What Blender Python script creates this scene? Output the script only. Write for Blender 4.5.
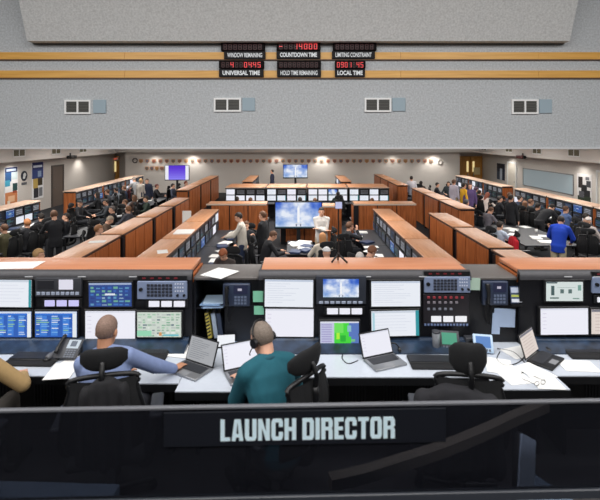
import bpy, bmesh, math, random
from mathutils import Vector, Matrix, noise
for o in list(bpy.data.objects): bpy.data.objects.remove(o)
SC = bpy.context.scene
COL = SC.collection
R = math.radians
rng = random.Random(7)

# ------------------------------------------------------------------ camera, world, lights, exposure
F, CX, HY, ZC = 450.0, 298.0, 138.0, 3.65      # focal length in pixels, vanishing point, eye height (600x500 frame)
cam_d = bpy.data.cameras.new('camera'); cam = bpy.data.objects.new('camera', cam_d); COL.objects.link(cam)
cam.location = (0, 0, ZC); cam.rotation_euler = (R(90), 0, 0)
cam_d.sensor_width = 36; cam_d.lens = F/600*36
cam_d.shift_x = (300-CX)/600; cam_d.shift_y = (HY-250)/600
cam_d.clip_start = 0.05; cam_d.clip_end = 200
cam_d.dof.use_dof = True; cam_d.dof.focus_distance = 11; cam_d.dof.aperture_fstop = 2.9
SC.camera = cam
W = bpy.data.worlds.new('world'); SC.world = W; W.use_nodes = True
W.node_tree.nodes['Background'].inputs[0].default_value = (0.75, 0.82, 1, 1)
W.node_tree.nodes['Background'].inputs[1].default_value = 0.05
SC.view_settings.view_transform = 'Standard'; SC.view_settings.look = 'None'
SC.view_settings.exposure = 0.0; SC.view_settings.gamma = 1.0; SC.view_settings.use_curve_mapping = False
SC.cycles.use_denoising = True
SC.cycles.max_bounces = 6; SC.cycles.diffuse_bounces = 4; SC.cycles.transparent_max_bounces = 8
SC.cycles.sample_clamp_indirect = 6

def area(name, loc, rot, sx, sy, power, color=(1, .97, .93), spread=180):
    d = bpy.data.lights.new(name, 'AREA'); d.shape = 'RECTANGLE'; d.size = sx; d.size_y = sy
    d.energy = power; d.color = color; d.spread = R(spread)
    o = bpy.data.objects.new(name, d); COL.objects.link(o); o.location = loc; o.rotation_euler = rot
    return o
def spot(name, loc, rot, power, angle, color=(1, .95, .88)):
    d = bpy.data.lights.new(name, 'SPOT'); d.energy = power; d.spot_size = R(angle); d.spot_blend = .8; d.color = color
    d.shadow_soft_size = .08
    o = bpy.data.objects.new(name, d); COL.objects.link(o); o.location = loc; o.rotation_euler = rot
    return o
# high ceiling over the directors' platform
for x in (-6, 0, 6):
    area('ceiling_light', (x, 3.4, 7.4), (R(14), 0, 0), 4.6, 1.2, 215, (1, .98, .96))
    area('ceiling_light', (x, -1.5, 7.4), (R(20), 0, 0), 4.6, 1.2, 255, (1, .98, .96))
# low ceiling of the main room
for y in (12, 16.5, 21, 25.5):
    for x in (-8.2, 0, 8.2):
        area('ceiling_light', (x, y, 3.40), (0, 0, 0), 4.2, .7, 165, (1, .97, .92))
# downlights under the bulkheads, plus spots added in the door recesses
for x in (-9.5, -7, -1.4, 1.6, 6.3, 9):
    spot('downlight_or_fill', (x, 29.45, 2.66), (R(14), 0, 0), 95 if x in (-7, 1.6, 9) else 36, 120)
for x in (-12.2, 11.9): spot('downlight_or_fill', (x, 31.2, 3.3), (R(18), 0, 0), 170, 110)  # unseen fill spots added to brighten the recessed doors
for y in (20.3, 26.6):
    spot('downlight_or_fill', (-12.45, y, 2.6), (0, R(14), 0), 55, 120)
for y in (20.6, 27.4):
    spot('downlight_or_fill', (12.45, y, 2.6), (0, R(-14), 0), 55, 120)

# ------------------------------------------------------------------ pixel / world helpers
def atY(px, py, Y): return Vector(((px-CX)*Y/F, Y, ZC-(py-HY)*Y/F))
def atZ(px, py, z):
    Y = F*(ZC-z)/(py-HY); return Vector(((px-CX)*Y/F, Y, z))
def s2l(c):
    c /= 255.0
    return c/12.92 if c <= .04045 else ((c+.055)/1.055)**2.4
def rgb(r, g, b): return (s2l(r), s2l(g), s2l(b), 1)

# ------------------------------------------------------------------ materials
MATS = {}
def new_mat(name):
    m = bpy.data.materials.new(name); m.use_nodes = True; nt = m.node_tree
    return m, nt, nt.nodes['Principled BSDF']
def plain(name, c, rough=.6, metal=0, noise=0, scale=30, spec=.5, bump=0):
    if name in MATS: return MATS[name]
    m, nt, b = new_mat(name)
    b.inputs['Roughness'].default_value = rough; b.inputs['Metallic'].default_value = metal
    b.inputs['Specular IOR Level'].default_value = spec
    c = rgb(*c); b.inputs['Base Color'].default_value = c
    if noise or bump:
        tc = nt.nodes.new('ShaderNodeTexCoord'); n = nt.nodes.new('ShaderNodeTexNoise')
        n.inputs['Scale'].default_value = scale; n.inputs['Detail'].default_value = 4
        nt.links.new(tc.outputs['Object'], n.inputs['Vector'])
        if noise:
            r = nt.nodes.new('ShaderNodeValToRGB'); nt.links.new(n.outputs['Fac'], r.inputs['Fac'])
            r.color_ramp.elements[0].position = .3; r.color_ramp.elements[1].position = .7
            r.color_ramp.elements[0].color = tuple(max(0, x*(1-noise)) for x in c[:3])+(1,)
            r.color_ramp.elements[1].color = tuple(min(1, x*(1+noise)) for x in c[:3])+(1,)
            nt.links.new(r.outputs['Color'], b.inputs['Base Color'])
        if bump:
            bp = nt.nodes.new('ShaderNodeBump'); bp.inputs['Strength'].default_value = bump; bp.inputs['Distance'].default_value = .01
            nt.links.new(n.outputs['Fac'], bp.inputs['Height']); nt.links.new(bp.outputs['Normal'], b.inputs['Normal'])
    MATS[name] = m; return m
def wood(name, c1, c2, rough=.35, stretch=(30, 30, 2), scale=1.0):
    if name in MATS: return MATS[name]
    m, nt, b = new_mat(name); b.inputs['Roughness'].default_value = rough
    tc = nt.nodes.new('ShaderNodeTexCoord'); mp = nt.nodes.new('ShaderNodeMapping'); mp.inputs['Scale'].default_value = stretch
    n = nt.nodes.new('ShaderNodeTexNoise'); n.inputs['Scale'].default_value = scale; n.inputs['Detail'].default_value = 6; n.inputs['Distortion'].default_value = .6
    r = nt.nodes.new('ShaderNodeValToRGB'); r.color_ramp.elements[0].position = .3; r.color_ramp.elements[1].position = .72
    r.color_ramp.elements[0].color = rgb(*c1); r.color_ramp.elements[1].color = rgb(*c2)
    nt.links.new(tc.outputs['Object'], mp.inputs['Vector']); nt.links.new(mp.outputs['Vector'], n.inputs['Vector'])
    nt.links.new(n.outputs['Fac'], r.inputs['Fac']); nt.links.new(r.outputs['Color'], b.inputs['Base Color'])
    MATS[name] = m; return m
def emit(name, c, s=1.0):
    if name in MATS: return MATS[name]
    m, nt, b = new_mat(name); b.inputs['Base Color'].default_value = (0, 0, 0, 1); b.inputs['Roughness'].default_value = .4
    b.inputs['Emission Color'].default_value = rgb(*c); b.inputs['Emission Strength'].default_value = s
    m.cycles.emission_sampling = 'NONE'
    MATS[name] = m; return m
def attr_mat(name, emissive, rough=.5, s=1.0):
    m, nt, b = new_mat(name); a = nt.nodes.new('ShaderNodeAttribute'); a.attribute_name = 'Col'
    b.inputs['Roughness'].default_value = rough
    if emissive:
        b.inputs['Base Color'].default_value = (.01, .01, .012, 1); b.inputs['Specular IOR Level'].default_value = .2
        nt.links.new(a.outputs['Color'], b.inputs['Emission Color']); b.inputs['Emission Strength'].default_value = s
        m.cycles.emission_sampling = 'NONE'
    else: nt.links.new(a.outputs['Color'], b.inputs['Base Color'])
    MATS[name] = m; return m
SCREEN = attr_mat('lit_screen', True, .4, .95)
PRINT = attr_mat('printed_surface', False, .6)
BLACK = plain('black_laminate', (24, 25, 30), .45)
FRAME = plain('black_console_frame', (14, 15, 21), .42)
RIM = plain('dark_grey_rim', (66, 66, 70), .5, noise=.1)
GREYTOP = plain('dark_grey_laminate', (98, 94, 92), .45, noise=.12, scale=60)
WTOP = wood('orange_wood_laminate', (198, 140, 102), (218, 164, 126), .38, (3, 22, 22))
WTOPN = wood('bright_orange_wood_laminate', (188, 120, 82), (202, 138, 101), .34, (2, 26, 26))
WTOPP = wood('glare_wood_laminate', (206, 170, 146), (226, 196, 174), .35, (3, 22, 22))  # paler copy of the orange top, glare put into the colour
WSIDE = wood('red_brown_wood_panel', (136, 74, 36), (192, 112, 62), .4, (22, 22, 1.6))
WTRIM = wood('yellow_wood_strip', (216, 160, 74), (236, 184, 96), .4, (1, 20, 20))
WDOOR = wood('yellow_wood_door', (186, 128, 56), (214, 158, 78), .4, (16, 16, 1.4))
DESK = plain('white_desk_laminate', (192, 199, 210), .35, noise=.03)
DESKBG = plain('grey_desk_laminate', (50, 52, 58), .5)
PAPER = plain('white_paper', (236, 236, 234), .8)
PLAST = plain('black_plastic', (15, 16, 19), .45)
DPLAST = plain('dark_grey_plastic', (52, 54, 60), .45)
SILVER = plain('silver_metal', (150, 152, 156), .35, .7)
STEEL = plain('brushed_steel', (176, 178, 182), .35, .35)
WHITEP = plain('white_paint', (226, 228, 228), .5)
FABRIC = plain('black_chair_fabric', (19, 20, 23), .85, noise=.25, scale=90)
GREEN = plain('pale_green_note', (126, 196, 164), .8)
LGREEN = plain('grey_green_note', (168, 192, 176), .8)

# ------------------------------------------------------------------ mesh builder
class MB:
    def __init__(s): s.v = []; s.f = []; s.c = []; s.s = []; s.m = []
    def add(s, vs, fs, col=None, smooth=False, M=None, mi=0):
        b = len(s.v)
        for p in vs:
            p = Vector(p); s.v.append(M @ p if M else p)
        for f in fs:
            s.f.append([b+i for i in f]); s.c.append(col or (.8, .8, .8, 1)); s.s.append(smooth); s.m.append(mi)
        return s
    def box(s, x0, x1, y0, y1, z0, z1, col=None, M=None, mi=0):
        v = [(x, y, z) for z in (z0, z1) for y in (y0, y1) for x in (x0, x1)]
        return s.add(v, [(0, 2, 3, 1), (4, 5, 7, 6), (0, 1, 5, 4), (2, 6, 7, 3), (0, 4, 6, 2), (1, 3, 7, 5)], col, False, M, mi)
    def rbox(s, x0, x1, y0, y1, z0, z1, bev=.01, seg=2, M=None, col=None, mi=0):
        bm = bmesh.new(); bmesh.ops.create_cube(bm, size=1)
        bmesh.ops.scale(bm, vec=(x1-x0, y1-y0, z1-z0), verts=bm.verts)
        bmesh.ops.translate(bm, vec=((x0+x1)/2, (y0+y1)/2, (z0+z1)/2), verts=bm.verts)
        bmesh.ops.bevel(bm, geom=bm.edges[:], offset=bev, segments=seg, affect='EDGES', profile=.5)
        return s.bm(bm, col, seg > 1, M, mi)
    def bm(s, bm, col=None, smooth=False, M=None, mi=0):
        bm.verts.index_update()
        s.add([v.co.copy() for v in bm.verts], [[v.index for v in f.verts] for f in bm.faces], col, smooth, M, mi); bm.free(); return s
    def cyl(s, p0, p1, r0, r1=None, n=12, col=None, smooth=True, M=None, mi=0):
        p0, p1 = Vector(p0), Vector(p1); r1 = r0 if r1 is None else r1
        d = (p1-p0).normalized(); a = d.orthogonal().normalized(); b = d.cross(a)
        vs = [p+(a*math.cos(2*math.pi*i/n)+b*math.sin(2*math.pi*i/n))*r for p, r in ((p0, r0), (p1, r1)) for i in range(n)]
        s.add(vs, [(i, (i+1) % n, n+(i+1) % n, n+i) for i in range(n)], col, smooth, M, mi)
        s.add(vs[:n], [list(range(n))[::-1]], col, False, M, mi); s.add(vs[n:], [list(range(n))], col, False, M, mi); return s
    def sph(s, c, r, n=12, M=None, col=None, rot=None, mi=0):
        if not hasattr(r, '__len__'): r = (r, r, r)
        vs = []; fs = []; k = n//2+1
        for j in range(1, k):
            t = math.pi*j/k
            for i in range(n):
                p = 2*math.pi*i/n; vs.append(Vector((r[0]*math.sin(t)*math.cos(p), r[1]*math.sin(t)*math.sin(p), r[2]*math.cos(t))))
        vs += [Vector((0, 0, r[2])), Vector((0, 0, -r[2]))]; top = len(vs)-2; bot = top+1
        for j in range(k-2):
            for i in range(n): fs.append((j*n+i, (j+1)*n+i, (j+1)*n+(i+1) % n, j*n+(i+1) % n))
        for i in range(n):
            fs.append((top, i, (i+1) % n)); q = (k-2)*n; fs.append((bot, q+(i+1) % n, q+i))
        if rot: vs = [rot @ v for v in vs]
        return s.add([v+Vector(c) for v in vs], fs, col, True, M, mi)
    def prism(s, poly, d0, d1, plane='xy', col=None, M=None, mi=0, smooth=False):
        def P(a, b, d): return (a, b, d) if plane == 'xy' else ((a, d, b) if plane == 'xz' else (d, a, b))
        n = len(poly); vs = [P(a, b, d0) for a, b in poly]+[P(a, b, d1) for a, b in poly]
        s.add(vs, [(i, (i+1) % n, n+(i+1) % n, n+i) for i in range(n)], col, smooth, M, mi)
        s.add(vs, [list(range(n))[::-1], list(range(n, 2*n))], col, False, M, mi); return s
    def lathe(s, prof, n=20, c=(0, 0, 0), col=None, M=None):
        vs = [(c[0]+r*math.cos(2*math.pi*i/n), c[1]+r*math.sin(2*math.pi*i/n), c[2]+z) for r, z in prof for i in range(n)]
        fs = [(j*n+i, j*n+(i+1) % n, (j+1)*n+(i+1) % n, (j+1)*n+i) for j in range(len(prof)-1) for i in range(n)]
        return s.add(vs, fs, col, True, M)
    def tube(s, pts, r, n=8, col=None, M=None):
        pts = [Vector(p) for p in pts]; vs = []
        for k, p in enumerate(pts):
            d = (pts[min(k+1, len(pts)-1)]-pts[max(k-1, 0)]).normalized()
            up = Vector((0, 0, 1)) if abs(d.z) < .95 else Vector((1, 0, 0)); a = d.cross(up).normalized(); b = a.cross(d)
            rr = r[k] if hasattr(r, '__len__') else r
            vs += [p+(a*math.cos(2*math.pi*i/n)+b*math.sin(2*math.pi*i/n))*rr for i in range(n)]
        fs = [(k*n+i, k*n+(i+1) % n, (k+1)*n+(i+1) % n, (k+1)*n+i) for k in range(len(pts)-1) for i in range(n)]
        fs += [list(range(n))[::-1], [len(vs)-n+i for i in range(n)]]
        return s.add(vs, fs, col, True, M)
    def loft(s, rings, col=None, M=None):
        n = len(rings[0]); vs = [p for r in rings for p in r]
        fs = [(k*n+i, k*n+(i+1) % n, (k+1)*n+(i+1) % n, (k+1)*n+i) for k in range(len(rings)-1) for i in range(n)]
        fs += [list(range(n))[::-1], [len(vs)-n+i for i in range(n)]]
        return s.add(vs, fs, col, True, M)
    def mesh(s, name, mat=None):
        me = bpy.data.meshes.new(name); me.from_pydata([tuple(v) for v in s.v], [], s.f)
        mats = mat if isinstance(mat, (list, tuple)) else [mat]
        for m in mats:
            if m: me.materials.append(m)
        ca = me.color_attributes.new('Col', 'FLOAT_COLOR', 'CORNER')
        data = []
        for f, c in zip(s.f, s.c): data += list(c)*len(f)
        ca.data.foreach_set('color', data)
        me.polygons.foreach_set('use_smooth', s.s); me.polygons.foreach_set('material_index', s.m)
        me.validate(); me.update(); return me
    def build(s, name, mat, parent=None, loc=None, rz=0):
        return link(name, s.mesh(name, mat), parent, loc, rz)
def link(name, me, parent=None, loc=None, rz=0):
    o = bpy.data.objects.new(name, me); COL.objects.link(o)
    if parent: o.parent = parent
    if loc is not None: o.location = loc
    if rz: o.rotation_euler = (0, 0, rz)
    return o
def smooth_path(pts, n=6):
    pts = [Vector(p) for p in pts]; out = []
    for i in range(len(pts)-1):
        p0, p1, p2, p3 = pts[max(i-1, 0)], pts[i], pts[i+1], pts[min(i+2, len(pts)-1)]
        for k in range(n):
            t = k/n; out.append(.5*((2*p1)+(p2-p0)*t+(2*p0-5*p1+4*p2-p3)*t*t+(3*p1-p0-3*p2+p3)*t**3))
    return out+[pts[-1]]
def tag(o, label, cat, group=None, kind=None):
    o['label'] = label; o['category'] = cat
    if group: o['group'] = group
    if kind: o['kind'] = kind
    return o
def thing(name, label, cat, loc=(0, 0, 0), rz=0, group=None):
    o = bpy.data.objects.new(name, None); COL.objects.link(o); o.empty_display_size = .1
    o.location = loc; o.rotation_euler = (0, 0, rz); return tag(o, label, cat, group)
def struct(name, mb, mat):
    o = mb.build(name, mat); o['kind'] = 'structure'; return o
def copy_tree(o, parent=None):
    c = o.copy(); COL.objects.link(c)
    if parent: c.parent = parent
    for ch in [x for x in o.children]: copy_tree(ch, c)
    return c
def dup(root, loc, rz, label, scale=None):
    c = copy_tree(root); c.location = loc; c.rotation_euler = (0, 0, rz); c['label'] = label
    if scale: c.scale = (scale,)*3
    return c
def set_mat(o, m):
    o.material_slots[0].link = 'OBJECT'; o.material_slots[0].material = m
ORD = ['nearest', 'second', 'third', 'fourth', 'fifth', 'sixth', 'seventh', 'eighth']

# ------------------------------------------------------------------ screens (flat lit pictures on real panels)
def content(kind, r):
    W_ = (236, 240, 248); q = []
    if kind == 'doc':
        base = W_; q.append((0, .93, 1, 1, (196, 206, 224)))
        for k in range(9): q.append((.05, .84-k*.085, .05+r.uniform(.3, .85), .855-k*.085, (206, 212, 226)))
    elif kind == 'white':
        base = (240, 240, 250); q.append((0, .94, 1, 1, (222, 224, 236)))
        for k in range(5): q.append((.04, .8-k*.14, .12, .815-k*.14, (196, 190, 214)))
    elif kind == 'teal':
        base = W_; q.append((.93, 0, 1, 1, (52, 150, 160))); q.append((0, .92, .93, 1, (206, 214, 226)))
        for k in range(6): q.append((.05, .8-k*.12, .6+r.random()*.25, .815-k*.12, (214, 218, 232)))
        q.append((.02, 0, .07, .93, (176, 214, 226)))
    elif kind == 'blue':
        base = (46, 96, 184); q.append((0, .93, 1, 1, (214, 224, 240))); q.append((0, .86, .9, .93, (52, 116, 214)))
        for x in (.12, .38, .66): q.append((x, .06, x+.16, .84, (66, 128, 216)))
        for k in range(10):
            for x in (.03, .15, .4, .68):
                if r.random() < .8: q.append((x, .80-k*.078, x+r.uniform(.06, .2), .835-k*.078, r.choice([(196, 210, 236), (226, 232, 240), (120, 176, 232), (150, 200, 150)])))
        q.append((.9, 0, 1, .93, (232, 238, 244)))
    elif kind == 'grid':
        base = (46, 74, 140); q.append((0, .92, 1, 1, (160, 176, 206)))
        for i in range(7):
            for j in range(6):
                c = r.choice([(66, 118, 190), (96, 150, 190), (110, 170, 150), (40, 60, 128), (150, 176, 200), (58, 98, 176)])
                q.append((.04+i*.135, .05+j*.14, .04+i*.135+r.uniform(.06, .12), .05+j*.14+r.uniform(.04, .1), c))
        q.append((.38, .48, .62, .56, (224, 230, 240)))
    elif kind == 'sched':
        base = (206, 216, 206)
        for i in range(9):
            for j in range(9):
                if r.random() < .85:
                    c = r.choice([(150, 180, 160), (120, 170, 140), (182, 190, 186), (226, 232, 226), (100, 120, 130), (160, 200, 170)])
                    q.append((.02+i*.108, .03+j*.107, .02+i*.108+r.uniform(.04, .1), .03+j*.107+r.uniform(.03, .08), c))
        q += [(.0, .05, .33, .27, (150, 214, 180)), (.5, .06, .56, .2, (214, 150, 90)), (.6, .05, .95, .12, (110, 190, 200))]
    elif kind == 'map':
        base = (196, 200, 226); q.append((0, .95, 1, 1, (226, 228, 238)))
        for k in range(9): q.append((.03, .85-k*.095, .3, .9-k*.095, (166, 160, 206)))
        q.append((.36, 0, .74, .95, (70, 216, 60))); q.append((.36, .55, .6, .95, (110, 226, 90)))
        q.append((.74, 0, 1, .95, (90, 120, 190))); q.append((.66, .1, .8, .4, (70, 216, 60))); q.append((.52, .2, .66, .45, (40, 180, 50)))
        q += [(.42, .3, .5, .55, (180, 240, 60)), (.7, .6, .8, .85, (140, 190, 200)), (.8, .2, .9, .3, (120, 190, 140))]
    elif kind == 'sky':
        base = (70, 120, 200); nx, ny = 44, 26; ox = r.uniform(0, 50)
        for i in range(nx):
            for k in range(ny):
                u, v = (i+.5)/nx, (k+.5)/ny
                c = noise.fractal(Vector((u*3.2+ox, v*2.4, 1.7)), 1.0, 2.0, 4)*.8+.92-v*.7-max(0, .35-u)*.6+max(0, .25-abs(u-.55))*.9
                c = max(0, min(1, c)); a = (int(40+70*(1-v)), int(84+70*(1-v)), int(196+20*(1-v)))
                q.append((i/nx, k/ny, (i+1)/nx, (k+1)/ny, tuple(int(a[n]*(1-c)+(232, 238, 250)[n]*c) for n in range(3))))
        q += [(.475, .2, .525, .8, (248, 249, 252)), (.488, .8, .512, .87, (236, 240, 246)), (.43, .13, .57, .19, (222, 226, 236)), (.44, .05, .47, .15, (130, 140, 160)), (.53, .05, .56, .15, (130, 140, 160)), (0, 0, 1, .04, (70, 96, 110))]
    elif kind == 'purple':
        base = (90, 40, 220)
        for k in range(8):
            t = k/7; q.append((.14, 1-(k+1)*.125, .86, 1-k*.125, (int(80+56*t), int(36+90*t), int(206+36*t))))
        q += [(0, 0, .14, 1, (238, 238, 246)), (.86, 0, 1, 1, (238, 238, 246))]
    elif kind == 'grey':
        base = (168, 170, 174)
        for k in range(10): q.append((.08, .88-k*.085, .2+r.uniform(.2, .7), .9-k*.085, (120, 124, 130)))
    elif kind == 'tan':
        base = (226, 214, 206); q.append((0, .9, 1, 1, (120, 120, 130)))
        for k in range(6): q.append((.08, .78-k*.13, .8, .8-k*.13, (196, 176, 170)))
    elif kind == 'diagram':
        base = (214, 224, 222); q.append((0, .92, .3, 1, (80, 96, 100)))
        q += [(.13, .3, .22, .8, (70, 92, 92)), (.38, .4, .48, .62, (90, 112, 110)), (.6, .4, .7, .62, (90, 112, 110)), (.86, .55, .95, .84, (120, 160, 150)), (.1, .12, .34, .2, (100, 120, 116)), (.72, .1, .9, .16, (120, 150, 140)), (.3, .7, .8, .72, (150, 170, 166))]
    else:
        base = (16, 20, 30)
        for k in range(9):
            if r.random() < .8: q.append((.06, .85-k*.1, .1+r.uniform(.2, .8), .89-k*.1, r.choice([(60, 90, 130), (90, 110, 140), (50, 120, 110), (120, 120, 130)])))
    return base, q
def screen_mesh(kind, x0, x1, z0, z1, y, r, skew=0):
    base, q = content(kind, r); mb = MB(); w, h = x1-x0, z1-z0
    mb.box(x0, x1, y, y+.004, z0, z1, rgb(*base))
    for k, (a, b, c, d, col) in enumerate(q):
        yy = y-.0004-(.00006*k if len(q) < 200 else .000002*k)
        a, c = max(0, min(1, a)), max(0, min(1, c)); b, d = max(0, b), min(1, d)
        mb.add([(x0+a*w, yy, z0+b*h), (x0+c*w, yy, z0+b*h), (x0+c*w, yy, z0+d*h), (x0+a*w, yy, z0+d*h)], [(0, 1, 2, 3)], rgb(*col))
    return mb.mesh('screen', SCREEN)
def monitor(parent, x0, x1, z0, z1, y, kind, r, name='monitor', bez=.012, depth=.03, tilt=0, mat=None):
    m = MB().rbox(x0-bez, x1+bez, y, y+depth, z0-bez, z1+bez, .004, 1)
    o = m.build(name, mat or PLAST, parent)
    s = link('screen', screen_mesh(kind, x0, x1, z0, z1, y-.003, r), o)
    if tilt:
        c = Vector(((x0+x1)/2, y, (z0+z1)/2)); M = Matrix.Translation(c) @ Matrix.Rotation(tilt, 4, 'Y') @ Matrix.Translation(-c)
        o.matrix_local = M
    return o
def text_mesh(s, w, h, y, x0, z0, off=.0, ext=.002, mat=None):
    cu = bpy.data.curves.new('lettering', 'FONT'); cu.body = s; cu.size = 1; cu.offset = off; cu.extrude = 0
    ob = bpy.data.objects.new('lettering', cu); COL.objects.link(ob)
    bpy.context.view_layer.update()
    me = bpy.data.meshes.new_from_object(ob.evaluated_get(bpy.context.evaluated_depsgraph_get()))
    bpy.data.objects.remove(ob)
    xs = [v.co.x for v in me.vertices]; ys = [v.co.y for v in me.vertices]
    ax, bx, ay, by = min(xs), max(xs), min(ys), max(ys)
    for v in me.vertices:
        v.co = (x0+(v.co.x-ax)/(bx-ax)*w, y, z0+(v.co.y-ay)/(by-ay)*h)
    me.materials.clear(); me.materials.append(mat); me.name = 'lettering'
    return me

# ------------------------------------------------------------------ room shell
ZP = 0.87                                       # directors' platform
CARPET = plain('blue_grey_carpet', (34, 36, 42), .9, noise=.2, scale=80)
CARPETP = plain('dark_carpet', (58, 56, 58), .9, noise=.2, scale=80)
WALLM = plain('off_white_wall', (206, 200, 194), .7, noise=.05, scale=25)
SOFF = plain('pale_bulkhead', (208, 204, 200), .7, noise=.03)
ACOU = plain('grey_acoustic_fabric', (189, 194, 198), .85, noise=.17, scale=26, bump=.3)
ACOU2 = plain('light_grey_acoustic_fabric', (205, 207, 207), .85, noise=.15, scale=26, bump=.25)
CEIL = plain('ceiling_tile', (214, 212, 208), .8)
struct('floor', MB().box(-13.4, 13.4, 5.1, 32.4, -.1, 0), CARPET)
struct('floor_platform', MB().box(-13.4, 13.4, -6, 5.12, -.1, ZP), CARPETP)
struct('floor_upper_tier', MB().box(-13.2, 13.2, -6, 1.86, ZP, 2.02), CARPETP)
struct('wall_left', MB().box(-13.3, -13, -6, 32.4, 0, 7.6), WALLM)
struct('wall_right', MB().box(13.1, 13.4, -6, 32.4, 0, 7.6), WALLM)
struct('wall_back', MB().box(-11.5, 10.75, 30, 30.2, 0, 3.45), WALLM)
struct('wall_recess', MB().box(-13, 13.1, 32, 32.2, 0, 3.45), WALLM)
struct('wall_behind', MB().box(-13.3, 13.4, -6.2, -6, 0, 7.6), WALLM)
struct('ceiling', MB().box(-13.3, 13.4, 10.3, 32.4, 3.45, 3.6), CEIL)
struct('ceiling_high', MB().box(-13.3, 13.4, -6.2, 10, 7.6, 7.7), CEIL)
struct('wall_upper', MB().box(-13.3, 13.4, 10, 10.3, 3.44, 7.6), ACOU)
struct('wall_upper_panel', MB().prism([(9.7, 5.74), (9.02, 7.58), (10, 7.58), (10, 5.74)], -5.84, 5.86, 'yz'), ACOU2)
def y2z(py, Y): return ZC-(py-HY)*Y/F
struct('trim_slab_shadow', MB().box(-5.86, 5.88, 9.93, 9.99, 5.722, 5.738), plain('slab_shadow_dark', (40, 40, 42), .8))  # dark strip painted as the shadow under the tilted slab
for i, (ya, yb) in enumerate(((52.2, 59.2), (70.5, 77.6))):
    m = MB(); x = -13.0
    while x < 13:
        m.box(x, min(13.05, x+3.05), 9.955, 10, y2z(yb, 9.96), y2z(ya, 9.96)); x += 3.055
    struct('trim_%d' % (i+1), m, WTRIM)
    struct('trim_%d' % (i+3), MB().box(-13, 13.05, 9.935, 10, y2z(yb, 9.96)-.022, y2z(yb, 9.96)-.002), plain('stripe_shadow_brown', (116, 84, 56), .5))  # brown strip painted as the shadow line below each wood stripe
struct('trim_5', MB().box(-13, 13.05, 9.96, 10.32, 3.405, 3.44), plain('white_edge', (214, 216, 220), .5))
# bulkheads (soffits) round the main room
struct('trim_bulkhead_left', MB().box(-13, -11.8, 10.3, 32, 2.66, 3.45), SOFF)
struct('trim_bulkhead_right', MB().box(11.8, 13.1, 10.3, 32, 2.66, 3.45), SOFF)
struct('trim_bulkhead_back', MB().box(-11.8, 11.8, 29.2, 30, 2.72, 3.45), SOFF)
LOUVRE = plain('louvre_grey', (104, 104, 100), .6)
DARKV = plain('vent_dark', (74, 74, 72), .7)
# wall vents and blue-grey blank plates of the upper wall
vs = [(65, 100, 91, 114, 92.3, 106, 'leftmost'), (214, 98, 241, 111.7, 241.5, 255, 'second from left'), (364.5, 98, 391, 112, 391.5, 405.5, 'third from left'), (511.5, 99.5, 538, 114, 538.5, 552, 'rightmost')]
for (xa, ya, xb, yb, pa, pb, w) in vs:
    c = atY((xa+xb)/2, (ya+yb)/2, 9.98); w_ = (xb-xa)*9.98/F/2; h_ = (yb-ya)*9.98/F/2
    t = thing('wall_vent', 'white framed twin dark grille vent on the grey upper wall, %s of four' % w, 'vent', (c.x, 9.98, c.z), 0, 'vents on the upper wall')
    fr = MB(); e = .036
    for a in ((-w_, w_, h_-e, h_), (-w_, w_, -h_, -h_+e), (-w_, -w_+e, -h_+e, h_-e), (w_-e, w_, -h_+e, h_-e), (-.018, .018, -h_+e, h_-e)): fr.box(a[0], a[1], -.03, .02, a[2], a[3])
    fr.build('frame', plain('bright_white_paint', (244, 246, 246), .5), t)
    for sx in (-1, 1):
        g = MB().box(min(sx*.018, sx*(w_-e)), max(sx*.018, sx*(w_-e)), .0, .018, -h_+e, h_-e)
        go = g.build('grille', DARKV, t); l = MB()
        for k in range(7):
            z = -h_+e+(k+.5)*(2*h_-2*e)/7
            l.box(min(sx*.018, sx*(w_-e)), max(sx*.018, sx*(w_-e)), -.018, .0, z-.006, z+.006)
        l.build('louvres', LOUVRE, go)
    p0 = atY(pa, ya-.2, 9.98); p1 = atY(pb, yb-.7, 9.98)
    b = MB().rbox(p0.x+.02, p1.x, 9.97, 10, p1.z, p0.z, .008, 1).build('blank_plate', plain('blue_grey_plate', (158, 178, 190), .6))
    tag(b, 'blue grey blank plate right of the %s upper wall vent' % w, 'wall plate', 'blank plates on the upper wall')
# countdown clocks
LEDOFF = emit('led_off', (66, 14, 20), .6); LEDON = emit('led_red', (255, 70, 74), 1.0); CLK = plain('clock_black', (12, 4, 6), .6, spec=.1)
PLATE = plain('dark_sign_plate', (30, 29, 32), .6, spec=.2); WHITEL = emit('white_lettering', (232, 234, 236), .75)
SEG = {'0': 'abcdef', '1': 'bc', '2': 'abged', '3': 'abgcd', '4': 'fgbc', '5': 'afgcd', '6': 'afgedc', '7': 'abc', '8': 'abcdefg', '9': 'abcdfg', '-': 'g', 'L': 'fed', ' ': ''}
def seg_boxes(mb, ch, x, z, w, h, y):
    t = w*.2
    S = {'a': (x, x+w, z+h-t, z+h), 'd': (x, x+w, z, z+t), 'g': (x, x+w, z+h/2-t/2, z+h/2+t/2), 'f': (x, x+t, z+h/2, z+h), 'b': (x+w-t, x+w, z+h/2, z+h), 'e': (x, x+t, z, z+h/2), 'c': (x+w-t, x+w, z, z+h/2)}
    for c in ch: a = S[c]; mb.box(a[0], a[1], y-.004, y, a[2], a[3])
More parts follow.
